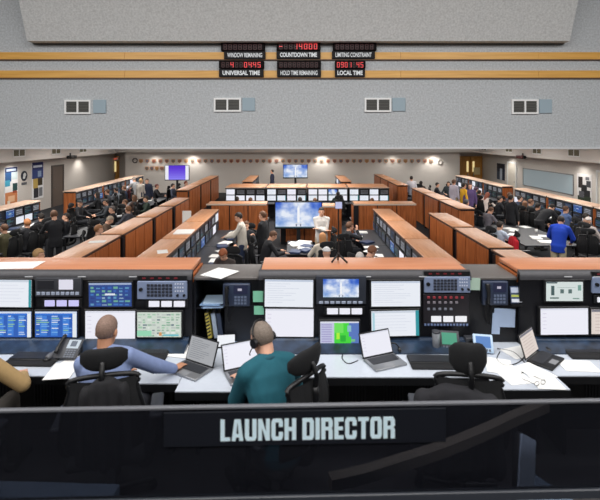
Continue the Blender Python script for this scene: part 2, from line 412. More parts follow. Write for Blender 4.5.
def clock(d, l, digits, text, label):
    Y = 9.9; c = atY((d[0]+d[2])/2, (d[1]+d[3])/2, Y)
    t = thing('countdown_clock', label, 'digital clock', (c.x, Y, c.z), 0, 'red digital clocks on the upper wall')
    w, h = (d[2]-d[0])*Y/F, (d[3]-d[1])*Y/F
    MB().rbox(-w/2, w/2, -.02, .1, -h/2, h/2, .008, 1).build('display', CLK, t)
    n = len(digits.replace(':', '')); on = MB(); off = MB(); cw = w*.9/n; i = 0
    for ch in digits:
        x = -w*.45+i*cw
        if ch == ':':
            for z in (-.2, .2): on.box(x-cw*.16, x-cw*.06, -.026, -.022, z*h-.008, z*h+.008)
            continue
        seg_boxes(off, 'abcdefg', x+cw*.1, -h*.37, cw*.66, h*.7, -.0205)
        if SEG[ch]: seg_boxes(on, SEG[ch], x+cw*.1, -h*.37, cw*.66, h*.7, -.0225)
        i += 1
    off.build('unlit_digits', LEDOFF, t)
    if on.v: on.build('lit_digits', LEDON, t)
    a = atY(l[0], l[3], Y)-c; b = atY(l[2], l[1], Y)-c
    p = MB().rbox(a.x, b.x, -.01, .06, a.z, b.z, .005, 1).build('name_plate', PLATE, t)
    hh = b.z-a.z; ww = b.x-a.x
    link('lettering', text_mesh(text, ww*.84, hh*.58, -.013, a.x+ww*.08, a.z+hh*.21, .034 if len(text) < 15 else .018, mat=WHITEL), p)
clock((221, 43, 265, 51), (224, 51.3, 265.5, 59), '        ', 'WINDOW REMAINING', 'unlit black digital clock with the plate WINDOW REMAINING')
clock((276.5, 42.5, 320.5, 50.5), (276.5, 51, 320.5, 58.7), '-  140:00', 'COUNTDOWN TIME', 'digital clock with the plate COUNTDOWN TIME showing red digits')
clock((333, 43, 376.5, 50.6), (332, 51, 375, 58.7), '        ', 'LIMITING CONSTRAINT', 'unlit black digital clock with the plate LIMITING CONSTRAINT')
clock((219, 61, 264, 68.6), (219, 69, 263.5, 76.8), '  4  04:45', 'UNIVERSAL TIME', 'digital clock with the plate UNIVERSAL TIME showing red digits')
clock((277, 61, 321, 68.6), (277, 69, 321, 76.8), '         ', 'HOLD TIME REMAINING', 'dim brown digital clock with the plate HOLD TIME REMAINING')
clock((335, 61, 365.5, 68.6), (335, 69, 365, 76.8), '09:01 45', 'LOCAL TIME', 'short digital clock with the plate LOCAL TIME showing red digits')
# bulkhead vents (left and right room)
for i, (px, side) in enumerate(((19, -1), (56, -1), (83, -1), (484, 1), (509, 1), (537, 1), (574, 1))):
    Y = 11.8*F/abs(px-CX); X = side*11.8
    nm = (['nearest', 'middle', 'farthest'][i] if side < 0 else ['farthest', 'third', 'second', 'nearest'][i-3])
    t = thing('bulkhead_vent', 'pale louvred vent in the %s bulkhead, %s of its row' % ('left' if side < 0 else 'right', nm), 'vent', (X, Y, 3.02), 0, 'bulkhead vents')
    w = .42; h = .17
    f = MB(); l = MB()
    for a in ((-w, w, h-.04, h), (-w, w, -h, -h+.04), (-w, -w+.04, -h, h), (w-.04, w, -h, h), (-.02, .02, -h, h)): f.box(-.02, .02, a[0], a[1], a[2], a[3])
    for k in range(6): z = -h+.05+k*.05; l.box(-.012, .012, -w+.04, w-.04, z, z+.022)
    f.build('frame', WHITEP, t); l.build('louvres', plain('tan_louvre', (122, 116, 92), .6), t); MB().box(-.006, .006, -w+.02, w-.02, -h+.02, h-.02).build('backing', plain('vent_olive', (84, 82, 66), .7), t)

# ------------------------------------------------------------------ things on the room's walls
def poster(name, label, X, ya, yb, za, zb, rects, side, cat='poster'):
    """flat print on a side wall; u runs away from the camera on the left wall"""
    mb = MB(); s = -side
    mb.box(min(X, X+s*.02), max(X, X+s*.02), ya, yb, za, zb, rgb(*rects[0]))
    for k, (u0, v0, u1, v1, c) in enumerate(rects[1]):
        x = X+s*(.0205+.0004*k); y0, y1 = ya+(yb-ya)*u0, ya+(yb-ya)*u1; z0, z1 = za+(zb-za)*v0, za+(zb-za)*v1
        mb.add([(x, y0, z0), (x, y1, z0), (x, y1, z1), (x, y0, z1)], [(0, 1, 2, 3)], rgb(*c))
    return tag(mb.build(name, PRINT), label, cat)
poster('wall_poster', 'tall poster of blue, white and orange on left wall, nearer one', -13, 19.9, 20.85, .62, 2.34, ((238, 238, 240), [
    (.04, .86, .96, .99, (28, 44, 96)), (.14, .89, .86, .95, (200, 214, 236)), (.04, .62, .5, .86, (40, 86, 140)), (.5, .66, .96, .86, (206, 222, 226)), (.04, .5, .4, .66, (66, 160, 190)),
    (.4, .44, .7, .62, (236, 238, 240)), (.6, .36, .96, .56, (30, 70, 70)), (.04, .3, .55, .5, (240, 240, 240)), (.04, .02, .96, .34, (206, 130, 82)), (.25, .08, .75, .24, (238, 190, 150)), (.2, .02, .4, .12, (236, 220, 200)), (.6, .3, .9, .36, (160, 70, 40))]), -1)
poster('wall_poster', 'tall poster with navy top and dark yellow figures beside the wall door', -13, 21.95, 22.95, .62, 2.44, ((236, 236, 238), [
    (.02, .8, .98, 1, (30, 40, 100)), (.12, .86, .88, .92, (214, 220, 236)), (.02, .56, .98, .8, (46, 66, 130)), (.5, .6, .8, .76, (150, 170, 200)), (.1, .3, .5, .56, (200, 170, 90)), (.5, .36, .9, .56, (60, 50, 30)), (.15, .04, .55, .3, (40, 44, 52)), (.6, .06, .9, .3, (120, 124, 130))]), -1)
t = thing('wall_emblem', 'dark round emblem on the left wall between two tall posters', 'emblem', (-13, 21.35, 1.85))
MB().cyl((0, 0, 0), (.02, 0, 0), .24, n=24).build('disc', plain('emblem_navy', (34, 40, 56), .6), t)
MB().sph((.022, .02, .05), (.012, .12, .1), 10).sph((.022, -.03, -.07), (.012, .09, .07), 10).build('mark', WHITEP, t)
MB().box(0, .015, -.2, .2, -.42, -.3).build('caption', plain('caption_grey', (90, 92, 98), .6), t)
# doors
def side_door(name, X, ya, yb, h, m, fm, side):
    s = -side; fr = MB()
    fr.box(min(X, X+s*.06), max(X, X+s*.06), ya-.1, ya, 0, h+.1).box(min(X, X+s*.06), max(X, X+s*.06), yb, yb+.1, 0, h+.1).box(min(X, X+s*.06), max(X, X+s*.06), ya, yb, h, h+.1)
    o = struct(name, fr, fm)
    d = MB().box(min(X, X+s*.035), max(X, X+s*.035), ya, yb, 0, h).build('door_leaf', m, o)
    MB().cyl((X+s*.03, ya+.12, 1), (X+s*.1, ya+.12, 1), .02).build('handle', SILVER, d)
    return o
side_door('door_1', -13, 23.8, 24.8, 2.1, plain('brown_grey_door', (104, 92, 84), .5), plain('door_frame_dark', (84, 76, 72), .5), -1)
side_door('door_2', 13.1, 27.0, 28.0, 2.1, plain('cream_door', (226, 220, 208), .5), WHITEP, 1)
side_door('door_3', 13.1, 18.6, 19.6, 2.15, plain('cream_door', (226, 220, 208), .5), WHITEP, 1)
for i, (pa, pb) in enumerate(((106, 118.5), (459.5, 481))):
    Y = 31.95; a = atY(pa, 0, Y).x; b = min(atY(pb, 0, Y).x, 13.05); h = 2.28
    f = struct('door_%d' % (4+i), MB().box(a-.08, a, Y-.1, 32, 0, h+.08).box(b, b+.05, Y-.1, 32, 0, h+.08).box(a, b, Y-.1, 32, h, h+.08), WDOOR)
    n = 1 if i == 0 else 2
    for k in range(n):
        x0, x1 = a+(b-a)*k/n+.01, a+(b-a)*(k+1)/n-.01
        d = MB().box(x0, x1, Y-.05, 32, 0, h).build('door_leaf', WDOOR, f)
        xc = x1-.2 if k == 0 else x0+.2
        MB().box(xc-.07, xc+.07, Y-.06, Y-.05, 1.25, 2.0).build('door_glass', emit('lit_door_glass', (250, 226, 160), .8), d)
        MB().box(xc-.02, xc+.02, Y-.12, Y-.05, .95, 1.15).build('handle', SILVER, d)
struct('wall_return_left', MB().box(-11.55, -11.4, 30.05, 32, 0, 3.45), WALLM)
struct('wall_return_right', MB().box(10.65, 10.8, 30.05, 32, 0, 3.45), WALLM)
c = atY(112, 169.5, 31.9)
t = thing('exit_sign', 'small EXIT sign above the lit door in the far left corner', 'exit sign', (atY(115.8, 162, 31.8).x, 31.8, 2.5-.32))
MB().rbox(-.18, .18, -.04, .04, -.1, .1, .01, 1).build('case', WHITEP, t)
link('lettering', text_mesh('EXIT', .28, .12, -.045, -.14, -.06, .02, mat=emit('exit_letters', (214, 84, 50), .9)), t)
tag(MB().rbox(c.x-.32, c.x-.05, 31.84, 31.9, 1.0, 1.75, .01, 1).build('notice_board', plain('pale_notice', (226, 206, 156), .7)), 'pale notice beside the lit door in the far left corner', 'notice')
c = atY(477, 171, 31.85)
tag(MB().rbox(c.x-.24, c.x+.2, 31.8, 31.88, c.z-.25, c.z+.25, .01, 1).build('door_notice', plain('pale_notice', (226, 206, 156), .7)), 'pale notice taped on the right yellow double door', 'notice')
poster('wall_poster', 'narrow dark blue poster on the right wall near the double doors', 13.1, 28.5, 29.6, .95, 2.0, ((44, 50, 70), [(.3, 0, .6, .7, (190, 198, 210)), (.6, .0, .95, .5, (70, 80, 100)), (.05, .7, .95, .98, (30, 34, 52))]), 1)
poster('wall_poster', 'black and white rocket poster on the right wall past the board', 13.1, 20.05, 21.1, .55, 2.0, ((222, 220, 220), [
    (.05, .04, .95, .3, (48, 60, 44)), (.1, .3, .5, .5, (34, 34, 38)), (.3, .45, .7, .66, (26, 26, 30)), (.05, .6, .35, .8, (60, 60, 66)), (.6, .55, .9, .9, (44, 36, 36)), (.5, .25, .85, .45, (90, 90, 96)), (.15, .82, .4, .92, (110, 110, 116))]), 1)
t = thing('notice_board', 'long blue grey board along the right wall above the consoles', 'board', (13.1, 23.6, 1.45))
MB().box(-.03, 0, -2.2, 2.5, -.5, .42).build('panel', plain('blue_grey_board', (178, 196, 206), .6), t)
fr = MB()
for a in ((-2.25, 2.55, .42, .46), (-2.25, 2.55, -.54, -.5), (-2.25, -2.2, -.5, .42), (2.5, 2.55, -.5, .42)): fr.box(-.04, 0, a[0], a[1], a[2], a[3])
fr.build('frame', SILVER, t)
for (px, s, l) in ((71, -1, 'dark ceiling camera on the left bulkhead'), (522, 1, 'dark red box lamp on the right bulkhead')):
    Y = 11.75*F/abs(px-CX); t = thing('bulkhead_camera' if s < 0 else 'warning_lamp', l, 'camera' if s < 0 else 'lamp', (s*11.8, Y, ZC-(157-HY)*Y/F))
    m = plain('camera_black', (28, 26, 26), .5) if s < 0 else plain('dark_red', (86, 26, 28), .5)
    MB().rbox(-.22 if s > 0 else 0, 0 if s > 0 else .22, -.3, .3, -.08, .08, .02).build('housing', m, t)
    MB().box(-.03, .03, -.05, .05, 0, .2).build('bracket', PLAST, t)
    MB().cyl((-s*.1, -.3, 0), (-s*.1, -.4, 0), .07, .08).build('lens', PLAST, t)
# mission plaques along the back wall
pl = thing('mission_plaque', '', 'plaque', (0, 29.97, 2.12), 0, 'mission plaques on the back wall')
MB().prism([(-.13, .125), (-.13, -.05), (0, -.15), (.13, -.05), (.13, .125)], -.03, .02, 'xz').build('shield', plain('plaque_wood', (196, 146, 112), .5), pl)
MB().cyl((0, -.035, 0), (0, -.03, 0), .1, n=16).sph((0, -.036, 0), (.06, .006, .06), 10).build('crest', plain('plaque_crest', (108, 70, 66), .5), pl)
cols = [(128, 92, 84), (112, 104, 112), (160, 122, 76), (136, 82, 70), (116, 110, 100)]
pxs = [141+6.45*k for k in range(46)]
def ordinal(n): return '%d%s' % (n, 'th' if 10 <= n % 100 <= 20 else {1: 'st', 2: 'nd', 3: 'rd'}.get(n % 10, 'th'))
def plaque(px, py, label):
    Y = 29.97; o = pl if not pl['label'] else copy_tree(pl); o['label'] = label
    o.location = ((px-CX)*Y/F, Y, ZC-(py-HY)*Y/F); k = rng.randrange(5)
    for ch in o.children:
        if ch.name.startswith('crest'): set_mat(ch, plain('plaque_crest_%d' % k, cols[k], .5))
for i, px in enumerate(pxs): plaque(px, 161, 'small brown crest plaque, %s from left in the long back wall line' % ordinal(i+1))
for i in range(4): plaque(147+4.9*i, 168.3, 'small crest plaque below the long line near the purple screen, %s from left' % ordinal(i+1))
t = thing('wall_ring', 'pale ring shaped emblem at the right end of the plaque line', 'emblem', (atY(440.5, 162, 29.95).x, 29.95, y2z(162, 29.95)))
MB().tube([(.13*math.cos(a*math.pi/8), 0, .17*math.sin(a*math.pi/8)) for a in range(17)], .03, 6).build('ring', plain('ring_grey', (150, 146, 140), .5), t)
t = thing('wall_ring', 'dark round emblem on the back wall left of the plaque line', 'emblem', (atY(142, 161.5, 29.95).x-.1, 29.95, y2z(160.5, 29.95)))
t.location.x = atY(135, 161, 29.95).x
MB().tube([(.15*math.cos(a*math.pi/8), 0, .15*math.sin(a*math.pi/8)) for a in range(17)], .035, 6).build('ring', plain('ring_dark', (84, 74, 78), .5), t)
# television screens on stands
def tv(x0, y0, x1, y1, Y, kind, label, zfloor=0):
    a = atY(x0, y1, Y); b = atY(x1, y0, Y); cx = (a.x+b.x)/2; w = (b.x-a.x)/2
    t = thing('television', label, 'television', (cx, Y, zfloor))
    m = MB().rbox(-w, w, 0, .07, a.z-zfloor, b.z-zfloor, .012, 1).build('case', PLAST, t)
    link('screen', screen_mesh(kind, -w+.03, w-.03, a.z-zfloor+.045, b.z-zfloor-.03, -.006, random.Random(4)), m)
    MB().box(-.06, .06, .03, .1, .06, a.z-zfloor+.2).build('stand_post', PLAST, t)
    MB().rbox(-.4, .4, -.2, .35, 0, .06, .01, 1).build('stand_base', PLAST, t)
    return t
tv(274.6, 201.5, 322.3, 229, 14.3, 'sky', 'large television showing a rocket against blue sky, centre of room')
tv(283, 164.3, 307.8, 178.5, 26, 'sky', 'smaller television of pale blue sky high by the back wall')
tv(164.7, 165, 189.3, 180.5, 26, 'purple', 'television with a purple picture by the back wall')

# ------------------------------------------------------------------ consoles of the main room
def console(L, label, screens=True, ztop=1.40, depth=.54, group=None, face_screens=('doc', 'dark', 'dark', 'dark', 'grid', 'dark', 'dark', 'dark', 'dark', 'white', 'dark'), seed=1, desk=True, light_edge=False, endwood=False, top=None):
    """wooden console unit; length along x, screens face -y, origin on the floor at its middle"""
    r = random.Random(seed)
    t = thing('console', label, 'console', (0, 0, 0), 0, group)
    h = L/2; y0, y1 = -depth/2, depth/2
    MB().box(-h+.03, h-.03, y0+.05, y1-.03, .06, ztop-.05).box(-h, h, y0+.02, y1-.06, ztop-.09, ztop-.035).box(h-.17, h-.01, y0+.06, y1-.012, 0, ztop-.1).build('carcass', FRAME, t)
    bp = MB(); n = max(2, round((L-.16)/.62)); pw = (L-.18)/n
    for k in range(n): bp.rbox(-h+.01+k*pw+.016, -h+.01+(k+1)*pw-.016, y1-.03, y1, .08, ztop-.075, .004, 1)
    bp.build('back_panel', WSIDE, t)
    for s in (-1, 1):
        x0, x1 = (-h, -h+.028) if s < 0 else (h-.028, h)
        if endwood: MB().box(x0, x1, y0+.03, y1-.035, .08, ztop-.075).build('end_panel', WSIDE, t)
    tp = MB().rbox(-h+.008, h-.05, y0, y1+.01, ztop-.035, ztop, .01, 2).build('top', top or WTOP, t)
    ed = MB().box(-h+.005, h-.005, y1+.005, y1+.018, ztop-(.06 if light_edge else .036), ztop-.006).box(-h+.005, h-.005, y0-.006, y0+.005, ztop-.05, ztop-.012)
    ed.build('edge_strip', plain('edge_brown', (92, 66, 54), .5) if not light_edge else plain('edge_glare_cream', (226, 206, 190), .5), tp)  # cream variant paints the glare along a strongly lit top
    n = max(2, int(round(L/.53))); w = (L-.04)/n
    for k in range(n):
        xa, xb = -h+.02+k*w+.035, -h+.02+(k+1)*w-.035
        if screens:
            if r.random() < .5:
                m = MB().box(xa, xb, y0+.03, y0+.06, 1.06, ztop-.1).build('equipment_panel', DPLAST, t)
                b = MB()
                for i in range(6):
                    for j in range(3): b.box(xa+.05+i*.055, xa+.09+i*.055, y0+.022, y0+.03, 1.09+j*.06, 1.13+j*.06)
                b.build('buttons', plain('button_grey', (150, 156, 168), .5), m)
            else: monitor(t, xa, xb, 1.06, ztop-.1, y0+.02, r.choice(face_screens), r)
            monitor(t, xa, xb, .79, 1.02, y0-.0, r.choice(face_screens), r)
    if desk:
        d = MB().rbox(-h, h, y0-.62, y0+.1, .70, .73, .008, 1).build('desk', DESKBG, t)
        pnl = MB()
        for x in (-h+.02, 0, h-.02): pnl.box(x-.015, x+.015, y0-.55, y0+.06, 0, .70)
        pnl.box(-h, h, y0-.02, y0+.06, .05, .70).build('desk_panel', FRAME, t)
    return t
def row(X, ys, rz, desc, seed, group, **kw):
    for i, (a, b) in enumerate(ys):
        t = console(abs(b-a)-.03, '%s orange topped wooden console, %s' % (ORD[i], desc), seed=seed+i, group=group, **kw)
        t.location = (X, (a+b)/2, 0); t.rotation_euler = (0, 0, R(rz))
row(-2.775, [(8.0, 10.08), (10.08, 12.14), (12.14, 14.3)], 90, 'left inner row, screens facing right', 10, 'left inner consoles')
row(2.65, [(8.0, 10.05), (10.05, 12.2), (12.2, 14.35)], -90, 'right inner row, screens facing left', 20, 'right inner consoles')
row(-4.38, [(8.3, 10.45), (10.55, 12.75), (12.85, 14.75), (14.95, 17.0)], -90, 'row on the left side of the left aisle', 30, 'left aisle consoles')
row(4.2, [(7.6, 9.15), (9.3, 11.35), (11.45, 13.6)], 90, 'row on the right side of the right aisle', 40, 'right aisle consoles')
row(5.4, [(14.4, 16.4), (16.5, 18.4), (18.5, 20.4)], 90, 'farther row beyond the right aisle, end face showing', 50, 'right middle consoles', endwood=True)
row(-5.02, [(19.5, 21.9), (22.0, 24.4), (24.5, 27.0)], -90, 'far row left of the left aisle with tall wooden end', 60, 'far left aisle consoles', endwood=True)
row(5.02, [(21.6, 23.8), (23.9, 26.0), (26.1, 28.2)], 90, 'far row right of the right aisle with tall wooden end', 70, 'far right aisle consoles', endwood=True)
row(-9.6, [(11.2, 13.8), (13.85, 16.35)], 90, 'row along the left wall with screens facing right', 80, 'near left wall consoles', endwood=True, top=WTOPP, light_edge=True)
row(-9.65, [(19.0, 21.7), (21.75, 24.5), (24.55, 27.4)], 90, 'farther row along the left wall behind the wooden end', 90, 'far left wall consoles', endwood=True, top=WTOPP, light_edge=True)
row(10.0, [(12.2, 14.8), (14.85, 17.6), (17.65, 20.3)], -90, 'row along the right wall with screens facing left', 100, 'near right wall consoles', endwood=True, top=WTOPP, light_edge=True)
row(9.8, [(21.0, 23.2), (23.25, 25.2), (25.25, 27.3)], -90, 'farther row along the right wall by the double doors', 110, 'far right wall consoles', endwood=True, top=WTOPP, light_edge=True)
row(-2.62, [(23.3, 25.2), (25.25, 27.2)], 90, 'back left pair with screens facing right, before back wall', 120, 'back left consoles', endwood=True)
row(2.5, [(23.3, 25.2), (25.25, 27.2)], -90, 'back right pair with screens facing left, before back wall', 130, 'back right consoles', endwood=True)
for (xa, xb, z, s, l) in ((-3.16, -1.07, 1.40, 140, 'wooden console back facing us, left of the large television'), (-.6, 1.5, 1.33, 141, 'wooden console back facing us, behind the large television'), (1.9, 4.07, 1.40, 142, 'wooden console back facing us, right of the large television')):
    t = console(xb-xa, l, ztop=z, seed=s, group='cross consoles with backs to us', light_edge=True, depth=.6, endwood=True); t.location = ((xa+xb)/2, 15.75, 0); t.rotation_euler = (0, 0, math.pi)
MBG = [-3.35, -1.47, .42, 2.31, 4.2]
for k in range(4):
    t = console(MBG[k+1]-MBG[k]-.02, 'console with white screens facing us beyond the large television, %s from left' % ['first', 'second', 'third', 'last'][k], seed=150+k, group='cross consoles with screens to us', face_screens=('doc', 'white', 'sky', 'white', 'teal', 'doc'), light_edge=True, depth=.6)
    t.location = ((MBG[k]+MBG[k+1])/2, 20.9, 0)
for k in range(4):
    t = console(MBG[k+1]-MBG[k]-.02, 'wooden console back to back behind the white screen row, %s from left' % ['first', 'second', 'third', 'last'][k], seed=160+k, screens=False, group='cross consoles behind the screens', depth=.9)
    t.location = ((MBG[k]+MBG[k+1])/2, 21.72, 0); t.rotation_euler = (0, 0, math.pi)

# ------------------------------------------------------------------ tables of the side rooms
def table(x, y, w, d, label, rz=0, top=None):
    t = thing('work_table', label, 'table', (x, y, 0), R(rz))
    MB().rbox(-w/2, w/2, -d/2, d/2, .70, .74, .01, 1).build('tabletop', top or DESKBG, t)
    for sx in (-1, 1):
        for sy in (-1, 1): MB().box(sx*(w/2-.05)-.02, sx*(w/2-.05)+.02, sy*(d/2-.05)-.02, sy*(d/2-.05)+.02, 0, .70).build('leg', PLAST, t)
    MB().box(-w/2+.06, w/2-.06, d/2-.08, d/2-.06, .2, .70).build('modesty_panel', FRAME, t)
    return t
table(-6.35, 14.3, 1.2, 2.0, 'dark table with papers in the middle of the left room')
table(-7.0, 20.5, 1.3, 2.4, 'far dark table in the left room below the purple screen')
table(6.9, 13.6, 1.5, 2.8, 'dark table with equipment in the middle of the right room')
table(6.9, 20.0, 1.1, 2.4, 'far table in the right room beside the standing group')
table(.05, 12.0, .7, 1.5, 'small table of cups and papers at the room centre', top=PLAST)
def paper(x, y, z, w, d, rz, label, m=None, name='paper_sheet', h=.004, cat='paper', group=None):
    o = MB().box(-w/2, w/2, -d/2, d/2, 0, h).build(name, m or PAPER, None, (x, y, z), R(rz)); return tag(o, label, cat, group)

# ------------------------------------------------------------------ chairs
def office_chair(label, headrest=True, hi=False):
    """faces +y, origin on the floor under the seat"""
    t = thing('office_chair', label, 'chair')
    st = MB().rbox(-.245, .245, -.24, .24, .41, .47, .028, 3).build('seat', FABRIC, t)
    bk = MB(); n = 9; pts = []
    for j in range(n):                                   # curved mesh back
        v = j/(n-1); z = .56+v*.48; w = .20+.05*math.sin(math.pi*min(1, v*1.1+.08)); y = -.235-.05*v-.03*math.sin(math.pi*v)
        pts.append((w, y, z))
    for side in (0, 1):
        for j in range(n-1):
            for k in range(8):
                def q(j, k):
                    w, y, z = pts[j]; u = k/4-1; return (u*w, y-.05*(1-u*u)-(side*.014), z)
                f = [q(j, k), q(j, k+1), q(j+1, k+1), q(j+1, k)]
                bk.add(f, [(0, 1, 2, 3)] if side else [(3, 2, 1, 0)], None, True)
    b = bk.build('backrest', FABRIC, t)
    loop = [(-w, y, z) for w, y, z in pts]+[(0, pts[-1][1]-.03, pts[-1][2]+.03)]+[(w, y, z) for w, y, z in pts[::-1]]+[(0, pts[0][1]-.05, pts[0][2]-.03)]
    MB().tube(smooth_path(loop+loop[:1], 4), .017, 8).build('back_frame', PLAST, b)
    MB().tube(smooth_path([(0, -.12, .40), (0, -.3, .46), (0, -.36, .66), (0, -.36, 1.0)], 5), .024, 8).build('back_support', PLAST, t)
    if headrest:
        hb = MB().tube(smooth_path([(0, -.355, .98), (0, -.37, 1.08), (0, -.33, 1.16)], 4), .018, 8).build('headrest_post', PLAST, t)
        hr = MB(); ring = []
        for k in range(9):
            u = k/8*2-1; cx, cy = u*.175, -.315+.045*u*u; hh = .085*(1-abs(u)**4*.55)
            ring.append([Vector((cx, cy-.022*math.cos(a)*(1-.2*abs(u)), 1.17+hh*math.sin(a))) for a in [2*math.pi*i/12 for i in range(12)]])
        hr.loft(ring).build('headrest', FABRIC, hb)
    for s in (-1, 1):
        a = MB().tube(smooth_path([(s*.2, -.02, .41), (s*.3, -.02, .42), (s*.32, -.03, .52), (s*.31, -.03, .64)], 5), .019, 8).build('arm_post', PLAST, t)
        MB().rbox(s*.31-.045, s*.31+.045, -.16, .13, .645, .68, .016, 3).build('armrest', DPLAST, a)
    MB().cyl((0, 0, .1), (0, 0, .41), .03, .025).build('gas_lift', SILVER, t)
    bs = MB().sph((0, 0, .1), (.06, .06, .04), 12)
    for k in range(5): a = k*2*math.pi/5+.3; bs.cyl((0, 0, .11), (.29*math.cos(a), .29*math.sin(a), .075), .028, .018, 8)
    bo = bs.build('base', PLAST, t)
    for k in range(5):
        a = k*2*math.pi/5+.3; MB().cyl((.29*math.cos(a)-.02*math.sin(a), .29*math.sin(a)+.02*math.cos(a), .03), (.29*math.cos(a)+.02*math.sin(a), .29*math.sin(a)-.02*math.cos(a), .03), .03, n=10).build('caster', PLAST, bo)
    return t
CHAIR = office_chair('black office chair'); CHAIR_USED = [False]
def chair(x, y, z, rz, label, group=None):
    if CHAIR_USED[0]: c = copy_tree(CHAIR)
    else: c = CHAIR; CHAIR_USED[0] = True
    c.location = (x, y, z); c.rotation_euler = (0, 0, rz); c['label'] = label
    if group: c['group'] = group
    elif 'group' in c: del c['group']
    return c

# ------------------------------------------------------------------ people
def remesh(mb, voxel, smooth=3, name='body', fac=.5):
    me = mb.mesh(name, None); o = bpy.data.objects.new('tmp', me); COL.objects.link(o)
    m = o.modifiers.new('r', 'REMESH'); m.mode = 'VOXEL'; m.voxel_size = voxel; m.use_smooth_shade = True
    if smooth: s = o.modifiers.new('s', 'SMOOTH'); s.iterations = smooth; s.factor = fac
    bpy.context.view_layer.update()
    out = bpy.data.meshes.new_from_object(o.evaluated_get(bpy.context.evaluated_depsgraph_get()))
    bpy.data.objects.remove(o); bpy.data.meshes.remove(me); out.name = name
    out.polygons.foreach_set('use_smooth', [True]*len(out.polygons)); return out
def cap(mb, p0, p1, r0, r1):
    mb.cyl(p0, p1, r0, r1, 12); mb.sph(p0, r0, 10); mb.sph(p1, r1, 10)
def ik(a, c, l1, l2, pole):
    a, c = Vector(a), Vector(c); d = c-a; L = min(d.length, (l1+l2)*.995); u = d.normalized(); c = a+u*L
    x = (l1*l1-l2*l2+L*L)/(2*L); h = math.sqrt(max(l1*l1-x*x, 0)); p = Vector(pole); p = (p-u*p.dot(u)).normalized()
    return a+u*x+p*h, c
def ring(c, rx, ry, ax, ay, n=16): return [c+ax*rx*math.cos(2*math.pi*i/n)+ay*ry*math.sin(2*math.pi*i/n) for i in range(n)]
def hand(mb, w, d, nrm, side, curl=.5):
    """palm plus five bent fingers; d along the hand, nrm out of the back of the hand"""
    d = d.normalized(); nrm = (nrm-d*nrm.dot(d)).normalized(); s = d.cross(nrm)*side
    M = Matrix((s, d, nrm)).transposed()
    mb.sph(w+d*.045, (.042, .055, .017), 10, rot=M)
    for k, (off, ln) in enumerate(((-.032, .068), (-.011, .078), (.011, .073), (.031, .056))):
        p = w+d*.082+s*off; dd = d+s*off*1.5; dd.normalize(); rr = .0092-.0006*k
        for j, f in enumerate((.45, .32, .26)):
            a = curl*(.35+j*.5); v = dd*math.cos(a)-nrm*math.sin(a); q = p+v*ln*f; cap(mb, p, q, rr, rr*.93); rr *= .93; p = q
    p = w+d*.02-s*.032; q = p-s*.035+d*.03-nrm*.012; cap(mb, p, q, .0125, .011); cap(mb, q, q+d*.03-s*.008-nrm*.012, .011, .009)
def head_blob(mb, H, M, neck):
    T = Matrix.Translation(H) @ M.to_4x4()
    mb.sph((0, -.012, .025), (.077, .097, .096), 16, M=T); mb.sph((0, .028, -.055), (.058, .066, .068), 14, M=T)
    mb.sph((0, .05, -.098), (.03, .03, .022), 10, M=T); mb.sph((0, .094, -.02), (.013, .022, .024), 8, M=T); mb.sph((0, .088, .0), (.009, .016, .03), 8, M=T)
    mb.sph((0, .075, .03), (.05, .02, .012), 8, M=T); mb.sph((0, .078, -.066), (.026, .018, .014), 8, M=T)
    for s in (-1, 1): mb.sph((s*.078, -.008, -.012), (.011, .022, .034), 8, M=T)
    cap(mb, neck, T @ Vector((0, -.02, -.05)), .06, .056)
def hair_mesh(style):
    mb = MB(); n = 28; k = 20; vs = []; fs = []
    for j in range(k+1):
        t = math.pi*j/k
        for i in range(n):
            p = 2*math.pi*i/n; x, y, z = math.sin(t)*math.cos(p), math.sin(t)*math.sin(p), math.cos(t)
            g = {'short': 1.07, 'full': 1.15, 'long': 1.15, 'crop': 1.022, 'balding': 1.018, 'cap': 1.1}[style]
            v = Vector((.077*x*g, -.012+.097*y*g, .025+.097*z*g))
            line = .055 if y > .3 else (-.01 if y > -.15 else -.055)
            if style == 'cap': line = .04
            if style == 'long': line = .06 if y > .45 else -.3
            if style == 'balding': line = .06 if y > .2 else -.06
            if style == 'balding' and z > .72: v = Vector((.07*x, -.012+.09*y, .02+.088*z))
            if style == 'long' and y <= .45 and z < 0:
                v = Vector((.09*math.cos(p)*(1-.15*(-z)), -.02+.10*math.sin(p)*(1-.2*(-z)), .02+.30*z))
            if v.z < line: v = Vector((.05*x, -.015+.06*y, max(v.z, line)))
            vs.append(v)
    for j in range(k):
        for i in range(n): fs.append((j*n+i, (j+1)*n+i, (j+1)*n+(i+1) % n, j*n+(i+1) % n))
    mb.add(vs, fs, None, True)
    if style == 'cap': mb.sph((0, .12, .05), (.06, .06, .01), 12)
    return mb.mesh('hair', None)
HAIR = {s: hair_mesh(s) for s in ('short', 'full', 'long', 'crop', 'balding', 'cap')}
def face_meshes():
    e = MB(); m = MB()
    for s in (-1, 1): e.sph((s*.031, .077, .006), (.012, .009, .006), 8)
    m.sph((0, .0955, -.066), (.022, .005, .005), 8)
    return e.mesh('eyes', plain('eye_dark', (36, 28, 26), .3)), m.mesh('mouth', plain('lip', (150, 84, 76), .5))
EYES, MOUTH = face_meshes()
POSES = {}
